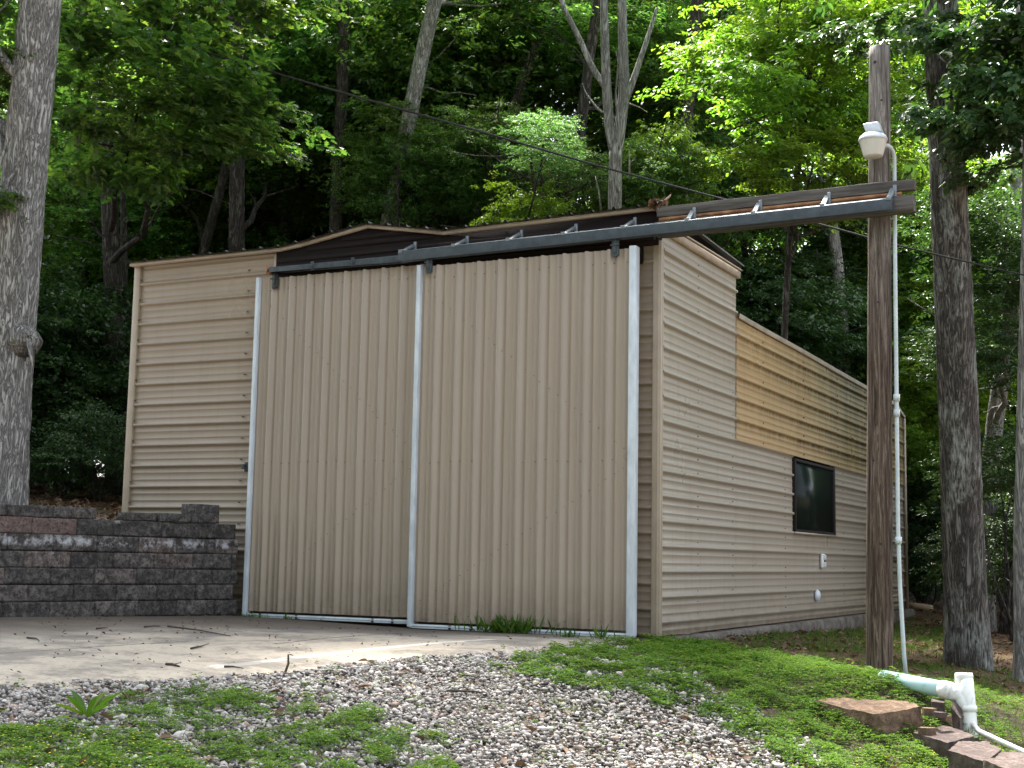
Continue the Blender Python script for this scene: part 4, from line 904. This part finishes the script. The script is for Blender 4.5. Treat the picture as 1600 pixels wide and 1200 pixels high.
# filler trees of the wood: copies of three kinds, with their own parts
def proto(kind, label, h, r, crowns, bark, seed):
    rnd = random.Random(seed); t = empty("forest_tree", label, "tree", (0, 0, -500), "trees of the wood"); mb = MB()
    Q = np.array([[.25 * math.sin(z * .5 + seed), .2 * math.cos(z * .37 + seed), z] for z in np.linspace(-.4, h, 20)]); rad = np.linspace(r, r * .45, 20)
    mb.tube(Q, rad, 12, amp=.06, seed=seed)
    for (x, y, z, key, s, sq) in crowns:
        k = int(np.clip((z - 1.5) / h * 19, 3, 18)); limb(mb, Q[k], (x, y, z), rad[k] * .5, .015, rnd)
    o = link(bpy.data.objects.new("trunk", mb.mesh("trunk", bark, True)), t)
    for (x, y, z, key, s, sq) in crowns:
        c = link(bpy.data.objects.new("crown", CR[key]), t); c.location = (x, y, z); c.scale = (s, s, s * sq); c.rotation_euler = (0, 0, rnd.uniform(0, 6.28))
    return t
L_T = ["tall slim forest tree in the crowd of trunks far behind the shed", "leafy mid-height tree among the crowd of trees behind the shed", "low dark-leaved understory tree in the shade of the wood"]
kinds = [proto(0, L_T[0], 15, .17, [(0, 0, 12, 'b', 1.5, 1.2), (1.2, .5, 9, 'a', 1.1, 1), (-1.2, -.4, 8, 'c', 1.0, 1), (.3, 1.2, 14.5, 'b', 1.3, 1.1), (-.5, .8, 6.0, 'a', .8, .8)], M_BARKD, 31),
         proto(1, L_T[1], 9, .10, [(0, 0, 8, 'a', 1.2, 1.1), (.9, .6, 5.8, 'c', 1.0, .9), (-1.0, -.3, 5.0, 'a', .9, .9), (.2, -1.0, 3.6, 'b', .8, .8)], M_BARKD, 32),
         proto(2, L_T[2], 3.4, .05, [(0, 0, 2.6, 'd', .9, .9), (.9, .5, 1.6, 'd', .7, .8), (-.8, .4, 1.5, 'd', .7, .8)], M_BARKD, 33)]
L_T.append("slim straight trunk without low branches standing deep in the wood")
kinds.append(proto(3, L_T[3], 15, .115, [(0, 0, 14, 'b', 1.0, .9), (1.0, .4, 12.8, 'a', .8, .8)], M_BARKD, 34))
L_T.append("bright yellow-green sapling standing among the dark trunks behind the shed")
kinds.append(proto(4, L_T[4], 5.5, .04, [(0, 0, 5.2, 'y', .75, 1.), (.8, .3, 3.9, 'y', .55, .9), (-.7, .5, 3.3, 'y', .5, .9)], M_BARKD, 35))
used = [False] * 5
def put(kind, x, y, s, rz):
    src = kinds[kind]; z = gz(x, y)
    if not used[kind]: o = src; used[kind] = True
    else:
        o = src.copy(); COL.objects.link(o)
        for ch in src.children:
            c = ch.copy(); COL.objects.link(c); c.parent = o
    o.location = (x, y, z - .05); o.scale = (s, s, s); o.rotation_euler = (0, 0, rz)
rf = random.Random(77)
def row(kind, px0, px1, step, D, jit, s0, s1):
    px = px0
    while px < px1:
        d = D + rf.uniform(-jit, jit); p = at(px + rf.uniform(-.4, .4) * step, 860, d)
        if not (-7.4 < p[0] < 2.4 and -1 < p[1] < 12.6): put(kind, p[0], p[1], rf.uniform(s0, s1), rf.uniform(0, 6.28))
        px += step
row(0, -350, 2000, 420, 45, 4, .9, 1.1)
row(1, -250, 1900, 250, 27.5, 2, .75, 1.0); row(1, -250, 1900, 240, 34, 3, .8, 1.1)
row(2, -250, 230, 120, 20.5, 1.5, .8, 1.1); row(2, -200, 500, 120, 25, 1.5, .9, 1.2); row(2, 1180, 1800, 125, 28, 2, .9, 1.3); row(2, 1500, 1800, 90, 21.5, 1.2, .7, 1.0); row(2, -200, 1900, 180, 33, 3, 1, 1.4)
for (px_, D_, s_) in [(95, 24, .9), (130, 29, .8), (255, 26, 1.0), (290, 31, .9), (410, 28, .8), (480, 31, 1.1), (560, 29, .9), (690, 27, .9), (735, 32, 1.), (815, 28, .8), (1010, 26, 1.1), (1040, 31, .9), (1120, 29, 1.0), (1175, 26, .8), (1220, 32, 1.1), (1360, 29, 1.), (1410, 32, .9), (1560, 26, .9)]:
    p = at(px_, 860, D_); put(3, p[0], p[1], s_, rf.uniform(0, 6.28))
for (px_, D_, s_) in [(100, 23.5, .9), (255, 24.5, 1.), (330, 27, 1.2), (470, 28, 1.), (590, 26, 1.25), (790, 25.5, 1.1), (900, 29, 1.25), (1010, 24.5, 1.05), (1140, 25.5, 1.1), (1400, 26, .9), (1500, 24, .8), (1580, 23, .8)]:
    p = at(px_, 860, D_)
    if not (-7.4 < p[0] < 2.4 and -1 < p[1] < 12.6): put(4, p[0], p[1], s_, rf.uniform(0, 6.28))
# far wood: one mass of foliage beyond the trees
rng = np.random.default_rng(9)
def far_wood(name, label, n, a0, a1, d0, d1, hh, thr, l0, l1, seed):
    rng = np.random.default_rng(seed)
    a = rng.uniform(a0, a1, n); d = rng.uniform(d0, d1, n); h = rng.uniform(0, 1, n) ** .9
    x = CAM[0] + np.sin(a) * d; y = CAM[1] + np.cos(a) * d
    cl = np.array([mnoise.noise(Vector((a[i] * 9, h[i] * 5, d[i] * .12))) for i in range(n)]); top = hh * (1 + .25 * np.array([mnoise.noise(Vector((a[i] * 6, 1.5, 0))) for i in range(n)]))
    ok = cl > thr; x, y, h, top = x[ok], y[ok], h[ok], top[ok]
    z = ground_z(x, y) + h * top; P = np.c_[x, y, z]; k = len(P)
    V, F = leaves(rng, P, rng.normal(size=(k, 3)) + np.array([0, 0, -.3]), unit(rng.normal(size=(k, 3)) * .5 + np.array([0, 0, 1.])), rng.uniform(l0, l1, k))
    o = link(bpy.data.objects.new(name, raw_mesh(name, V, F, M_LEAF))); tag(o, label, "wood", None, 'stuff')
far_wood("far_wood", "dense mass of green foliage closing the view far behind the trees", 36000, -1.05, .55, 48, 62, 11, .04, .3, .6, 9)
far_wood("sky_block_wood", "unseen mass of green foliage behind the camera, added to block low sky light", 45000, 2.35, 4.6, 18, 25, 13, -.2, .4, .8, 10)  # foliage out of view, added and shaped to hold back low sky light
# shrubs close to the shed
def shrub(label, px, py, D, key, s, sq, seed, group=None):
    rnd = random.Random(seed); c = at(px, py, D); g0 = gz(c[0], c[1]); t = empty("shrub", label, "shrub", (c[0], c[1], g0), group); mb = MB()
    for j in range(6):
        e = c + np.array([rnd.uniform(-1, 1), rnd.uniform(-1, 1), rnd.uniform(-.2, .5)]) * s; limb(mb, (c[0] + rnd.uniform(-.1, .1), c[1], g0 - .05), e, .02, .006, rnd, 6, seg=5)
    mb.build("stem", M_BARKD, t, smooth=True); add_crown(t, key, c, s, sq, rnd)
shrub("bright green shrub on the leafy bank between the left trunk and the shed", 105, 715, 19, 'd', .42, .75, 41)
shrub("low dark shrub on the bank close against the shed's left wall", 165, 690, 18.5, 'd', .40, .9, 42)
shrub("loose dark shrub higher on the bank behind the left trunk", 60, 640, 21, 'd', .6, .9, 43)
shrub("dark bush showing at the far right corner of the shed", 1440, 850, 25, 'd', .75, .9, 44)
shrub("sunlit-topped bush between the wooden pole and lichened trunk", 1438, 770, 26, 'd', .75, .6, 45)
shrub("dark bush right of the lichened trunk, low on the slope", 1565, 850, 19.5, 'd', .48, 1.0, 46)
shrub("low green bush at the right edge below the slim trunk", 1580, 720, 18, 'd', .5, .7, 47)
shrub("dark leafy bush over the low rear roof of the shed", 1200, 470, 24, 'd', .85, .7, 48)
shrub("second dark bush over the rear roof, nearer the pole", 1310, 545, 25.5, 'd', .85, .6, 49)

# ------------------------------------------------------------------ gravel, clover, grass, litter
def inpoly(px, py, poly):
    r = np.zeros(len(px), bool); n = len(poly)
    for i in range(n):
        x0, y0 = poly[i]; x1, y1 = poly[(i + 1) % n]
        c = ((y0 > py) != (y1 > py)) & (px < (x1 - x0) * (py - y0) / (y1 - y0 + 1e-9) + x0); r ^= c
    return r
def nz(x, y, f, seed=0, oct=2):
    o = np.zeros(len(x))
    for k in range(oct):
        o += np.array([mnoise.noise(Vector((a * f * 2 ** k, b * f * 2 ** k, seed + k * 3.7))) for a, b in zip(x, y)]) / 2 ** k
    return o
def scatter(rng, n, box):
    x = rng.uniform(box[0], box[1], n); y = rng.uniform(box[2], box[3], n); z = ground_z(x, y) + bumps(x, y)
    px, py, D = project(np.c_[x, y, z]); return x, y, z, px, py, D
def keep(m, *a): return [q[m] for q in a]
def wob(px, py, x, y, amp, seed): k = nz(x, y, 3.0, seed, 3); return px + amp * 1.6 * k, py + amp * .5 * nz(x, y, 3.4, seed + 9, 3)
GRAV = [(-400, 1100), (-100, 1078), (0, 1075), (150, 1068), (300, 1065), (450, 1052), (560, 1038), (680, 1028), (760, 1022), (860, 1016), (940, 1012), (1010, 1010), (1080, 1050), (1200, 1120), (1300, 1180), (1380, 1400), (-400, 1400)]
CA = [(-400, 1138), (40, 1146), (150, 1150), (230, 1160), (330, 1190), (420, 1400), (-400, 1400)]
CB = [(180, 1098), (250, 1084), (350, 1088), (430, 1100), (520, 1102), (570, 1130), (690, 1152), (730, 1250), (700, 1400), (330, 1400), (250, 1160), (150, 1140)]
CC = [(770, 1046), (880, 1018), (1000, 1010), (1050, 1000), (1110, 999), (1200, 1006), (1330, 1016), (1390, 1058), (1435, 1082), (1500, 1120), (1530, 1150), (1480, 1150), (1530, 1200), (1580, 1400), (1310, 1400), (1220, 1195), (1130, 1135), (1050, 1108), (960, 1092), (860, 1072)]
CD = [(1090, 1002), (1200, 990), (1360, 984), (1430, 957), (1500, 985), (1560, 1050), (1800, 1120), (1800, 1400), (1600, 1260), (1490, 1130), (1400, 1060), (1200, 1010)]
# gravel
rng = np.random.default_rng(21)
x, y, z, px, py, D = scatter(rng, 260000, (-5.2, 4.4, -8.4, .2))
qx, qy = wob(px, py, x, y, 10, 1)
m = (D > 3) & (px > -250) & (px < 1850) & (py < 1330) & inpoly(qx, qy, GRAV)
x, y, z, px, py, D = keep(m, x, y, z, px, py, D)
m = rng.random(len(x)) < np.clip(.85 + .6 * nz(x, y, 2.2, 5), .35, 1); x, y, z, D = keep(m, x, y, z, D)
ico = bmesh.new(); bmesh.ops.create_icosphere(ico, subdivisions=1, radius=1); IV = np.array([v.co[:] for v in ico.verts]); IF = np.array([[v.index for v in f.verts] for f in ico.faces]); ico.free()
n = len(x); r = rng.lognormal(math.log(.0080), .48, n).clip(.004, .028)
sc = r[:, None] * rng.uniform(.6, 1.3, (n, 3)) * np.array([1.2, .95, .7]); VV = IV[None] * sc[:, None] * (1 + rng.uniform(-.42, .42, (n, 12, 1)))
a = rng.uniform(0, 6.28, n); tl = rng.uniform(-.5, .5, n)
cz, sz = np.cos(a)[:, None], np.sin(a)[:, None]; ct, st_ = np.cos(tl)[:, None], np.sin(tl)[:, None]
X1 = VV[..., 0] * ct + VV[..., 2] * st_; Z1 = -VV[..., 0] * st_ + VV[..., 2] * ct
VV = np.stack([X1 * cz - VV[..., 1] * sz, X1 * sz + VV[..., 1] * cz, Z1], -1)
heap = .012 + .010 * np.clip(nz(x, y, 2.5, 3), -1, 1) + rng.uniform(-.004, .014, n)
VV += np.c_[x, y, z + heap][:, None]
def gravel_mat():
    mt, t, b = mat("gravel_stone", .85, 0, .25); g = G(t)
    c = g.ramp(g.island(), [(0., (.03, .027, .026)), (.16, (.11, .10, .095)), (.28, (.24, .22, .20)), (.5, (.33, .305, .28)), (.72, (.42, .395, .37)), (.9, (.28, .25, .225)), (.96, (.26, .18, .135)), (1., (.52, .50, .48))])
    n = g.noise(70, 4, .6); c = g.mix(c, (.12, .10, .085), g.math('MULTIPLY', g.ramp(n, [(.5, 0.), (.7, 1.)]), .25)); g.val(b.inputs['Base Color'], c); return mt
F = (IF[None] + (np.arange(n) * 12)[:, None, None]).reshape(-1, 3)
tag(link(bpy.data.objects.new("gravel", raw_mesh("gravel", VV.reshape(-1, 3), F, gravel_mat()))), "loose pale grey gravel along the edge of the concrete drive", "gravel", None, 'stuff')
# clover
CLO = [(.0, .03), (.45, .30), (.8, .36), (1.0, .12)]
def clover(x, y, z, rng, hs, size):
    P = []; Dd = []; N = []; L = []
    n = len(x); h = hs * rng.uniform(.25, 1.0, n); a = rng.uniform(0, 6.28, n); lean = rng.uniform(0, .5, n) * h
    cx, cyy, czz = x + np.cos(a) * lean, y + np.sin(a) * lean, z + h
    up = unit(np.c_[rng.normal(size=(n, 2)) * .38, np.ones(n)]); b0 = rng.uniform(0, 6.28, n); s = size * rng.lognormal(0, .33, n).clip(.5, 2.2)
    for k in range(3):
        t = b0 + k * 2.094; d = np.c_[np.cos(t), np.sin(t), rng.uniform(-.25, .25, n)]
        P.append(np.c_[cx, cyy, czz]); Dd.append(d); N.append(up); L.append(s)
    return leaves(rng, np.concatenate(P), np.concatenate(Dd), np.concatenate(N), np.concatenate(L), CLO, .18, .1)
rng = np.random.default_rng(22)
x, y, z, px, py, D = scatter(rng, 680000, (-3.2, 5.0, -8.4, 1.5))
m = (D > 3) & (px > -200) & (px < 1800) & (py < 1310) & (y < -.02 - .0 * x); x, y, z, px, py, D = keep(m, x, y, z, px, py, D)
qx, qy = wob(px, py, x, y, 26, 40)
cn = nz(x, y, 4.5, 60, 3)
pr = .035 * (cn > .22) * inpoly(qx, qy, GRAV)
pr = np.maximum(pr, inpoly(qx, qy, CA) * np.clip(.75 + .6 * cn, 0, 1)); pr = np.maximum(pr, inpoly(qx, qy, CB) * np.clip(.30 + 1.6 * cn, 0, 1)); pr = np.maximum(pr, inpoly(qx, qy, CC) * np.clip(.62 + 1.1 * cn, .04, 1)); pr = np.maximum(pr, inpoly(qx, qy, CD) * np.clip(.10 + .8 * cn, 0, .5))
m = rng.random(len(x)) < pr; x, y, z, px, py, cn = keep(m, x, y, z, px, py, cn)
V, F = clover(x, y, z + .008, rng, .025 + .06 * np.clip(cn + .35, 0, 1), .0125)
tag(link(bpy.data.objects.new("clover", raw_mesh("clover", V, F, M_CLOVER))), "low bright green clover spreading over the gravel and the slope below the pole", "ground cover", None, 'stuff')
m = rng.random(len(x)) < np.where(inpoly(px, py, CA), .035, .012)
xf, yf, zf = x[m], y[m], z[m] + .045 + rng.uniform(0, .02, m.sum()); P = np.repeat(np.c_[xf, yf, zf], 5, 0); k = len(P); t = np.tile(np.arange(5) * 1.2566, len(xf))
V, F = leaves(rng, P, np.c_[np.cos(t), np.sin(t), np.full(k, .3)], np.tile([0, 0, 1.], (k, 1)), np.full(k, .006), CLO)
tag(link(bpy.data.objects.new("clover_flowers", raw_mesh("clover_flowers", V, F, M_FLOWER))), "tiny yellow flowers scattered through the clover", "flowers", None, 'stuff')
# grass blades on the slope
BL = [(.0, .022), (.4, .03), (.75, .02), (1.0, .0)]
rng = np.random.default_rng(23)
x, y, z, px, py, D = scatter(rng, 300000, (-3, 6.5, -8, 13))
m = (D > 3) & (px > -200) & (px < 1850) & (py < 1300) & ~((x < .05) & (y > -.02)); x, y, z, px, py, D = keep(m, x, y, z, px, py, D)
qx, qy = wob(px, py, x, y, 22, 80); cn = nz(x, y, 2.5, 90, 3)
pr = np.maximum(inpoly(qx, qy, CD) * np.clip(.40 + 1.2 * cn, 0, .95), inpoly(qx, qy, CC) * np.clip(.22 + .8 * cn, 0.06, .7)); pr = np.maximum(pr, (inpoly(qx, qy, CA) | inpoly(qx, qy, CB)) * np.clip(.06 + .4 * cn, .01, .3))
m = rng.random(len(x)) < pr; x, y, z = keep(m, x, y, z); n = len(x)
V, F = leaves(rng, np.c_[x, y, z - .01], np.c_[rng.normal(size=(n, 2)) * .45, np.ones(n)], unit(np.c_[rng.normal(size=(n, 2)), np.full(n, .2)]), rng.uniform(.025, .085, n), BL, 0, .25)
tag(link(bpy.data.objects.new("grass", raw_mesh("grass", V, F, M_GRASS))), "thin grass growing on the shaded slope beside the shed", "grass", None, 'stuff')
# dead leaves
rng = np.random.default_rng(24); XS = []
for n, box, thr in ((16000, (-13, -4.7, -3.5, 13), -.5), (9000, (.1, 7, -1, 16), -.25), (3500, (-2.5, 3.8, -7.5, -.4), .0), (6000, (-20, 16, 11.3, 26), -.4)):
    x, y, z, px, py, D = scatter(rng, n, box); m = (nz(x, y, 1.6, 7) > thr) & ~((x > -6.4) & (x < .02) & (y > -.02) & (y < 11.2)); x, y, z = keep(m, x, y, z)
    if box[0] == -2.5:
        px, py, D = project(np.c_[x, y, z]); m = inpoly(px, py, GRAV) | inpoly(px, py, CC); x, y, z = keep(m, x, y, z)
    if box[0] == -13:
        d = (np.c_[x, y] - WA) @ WNRM; m = (d < -.3) & ((x < -6.42) | (y < -.05)); x, y, z = keep(m, x, y, z)
    XS.append(np.c_[x, y, z])
x, y, z, px, py, D = scatter(rng, 900, (-5, .2, -6, -.1)); m = inpoly(px, py, [(0, 965), (380, 965), (990, 1000), (760, 1018), (450, 1050), (0, 1070)]) & (nz(x, y, 2, 3) > .0); XS.append(np.c_[x, y, z + .03][m] * 1.0)
P = np.concatenate(XS); n = len(P); P[:, 2] += rng.uniform(.005, .03, n)
LL = rng.uniform(.04, .10, n); LL[-int(m.sum()):] *= .4; P[-int(m.sum()):, 2] -= .012
V, F = leaves(rng, P, rng.normal(size=(n, 3)) * np.array([1, 1, .25]), unit(np.c_[rng.normal(size=(n, 2)) * .4, np.ones(n)]), LL, OVAL, .25, .3)
tag(link(bpy.data.objects.new("leaf_litter", raw_mesh("leaf_litter", V, F, M_DEADLEAF))), "brown fallen leaves lying on the bank, the slope and the forest floor", "leaf litter", None, 'stuff')
# tufts at the door sill and weeds
def tuft(label, px, py, n, spread, L, seed, m=M_GRASS):
    rng = np.random.default_rng(seed); c = gpx(px, py); P = np.c_[c[0] + rng.normal(size=n) * spread, c[1] + rng.normal(size=n) * .025, np.full(n, c[2] + .015)]
    V, F = leaves(rng, P - c, np.c_[rng.normal(size=(n, 2)) * .42, np.ones(n)], unit(np.c_[rng.normal(size=(n, 2)), np.full(n, .3)]), rng.uniform(.5, 1.2, n) * L, [(0, .03), (.4, .045), (.75, .03), (1, 0)], .02, .35)
    o = link(bpy.data.objects.new("grass_tuft", raw_mesh("grass_tuft", V, F, m))); o.location = c; tag(o, label, "grass tuft", "grass tufts along the door sill")
tuft("widest grass tuft, under the middle of the right door", 795, 994, 150, .20, .17, 1); tuft("thin grass tuft under the right door, between the wide tuft and the smallest", 888, 1001, 40, .05, .10, 2); tuft("smallest grass tuft, near the right end of the door sill", 940, 1004, 26, .035, .13, 3)
tuft("low weed tuft at the foot of the left door's outer edge", 395, 968, 60, .10, .06, 4, M_CLOVER); tuft("low weed between the left door's bottom rail and the concrete", 450, 972, 20, .03, .08, 5, M_CLOVER)
c = gpx(135, 1128); rng = np.random.default_rng(4); n = 9; t = np.linspace(0, 6.28, n, endpoint=False) + rng.uniform(-.25, .25, n)
V, F = leaves(rng, np.tile([0, 0, .02], (n, 1)), np.c_[np.cos(t), np.sin(t), rng.uniform(.5, 1.5, n)], np.tile([0, 0, 1.], (n, 1)), rng.uniform(.14, .26, n), [(0, .03), (.25, .06), (.6, .085), (.85, .05), (1, 0)], .2, .3)
o = link(bpy.data.objects.new("broadleaf_weed", raw_mesh("broadleaf_weed", V, F, M_GRASS))); o.location = c; tag(o, "single broad-leaved weed growing in the gravel at the lower left", "weed")
rng = np.random.default_rng(6); c = np.array([.03, -.14, 3.95]); n = 22
V, F = leaves(rng, rng.normal(size=(n, 3)) * np.array([.045, .03, .025]), rng.normal(size=(n, 3)), unit(rng.normal(size=(n, 3))), rng.uniform(.05, .11, n), LOBED, .3, .4)
o = link(bpy.data.objects.new("dead_leaf_clump", raw_mesh("dead_leaf_clump", V, F, M_DEADLEAF))); o.location = c; tag(o, "clump of dry dead leaves caught where the beam meets the roof corner", "dead leaves")

# taller weeds standing out of the clover
rng = np.random.default_rng(31)
x, y, z, px, py, D = scatter(rng, 9000, (-3, 4.5, -8, -.3)); m = (D > 3) & (px > -150) & (px < 1750); x, y, z, px, py = keep(m, x, y, z, px, py)
m = (inpoly(px, py, CA) | inpoly(px, py, CB) | inpoly(px, py, CC)) & (rng.random(len(x)) < np.clip(.05 + .25 * nz(x, y, 2, 77), 0, .3)); x, y, z = keep(m, x, y, z)
n = len(x); k = 6; hh = np.repeat(rng.uniform(.05, .13, n), k) * np.tile(np.linspace(.35, 1, k), n); t = np.tile(np.arange(k) * 2.4, n) + np.repeat(rng.uniform(0, 6.28, n), k)
V, F = leaves(rng, np.c_[np.repeat(x, k), np.repeat(y, k), np.repeat(z, k) + hh], np.c_[np.cos(t), np.sin(t), rng.uniform(-.1, .7, n * k)], np.tile([0, 0, 1.], (n * k, 1)), rng.uniform(.025, .055, n * k), OVAL)
tag(link(bpy.data.objects.new("weeds", raw_mesh("weeds", V, F, M_GRASS))), "small upright weeds standing a little taller than the clover", "weeds", None, 'stuff')
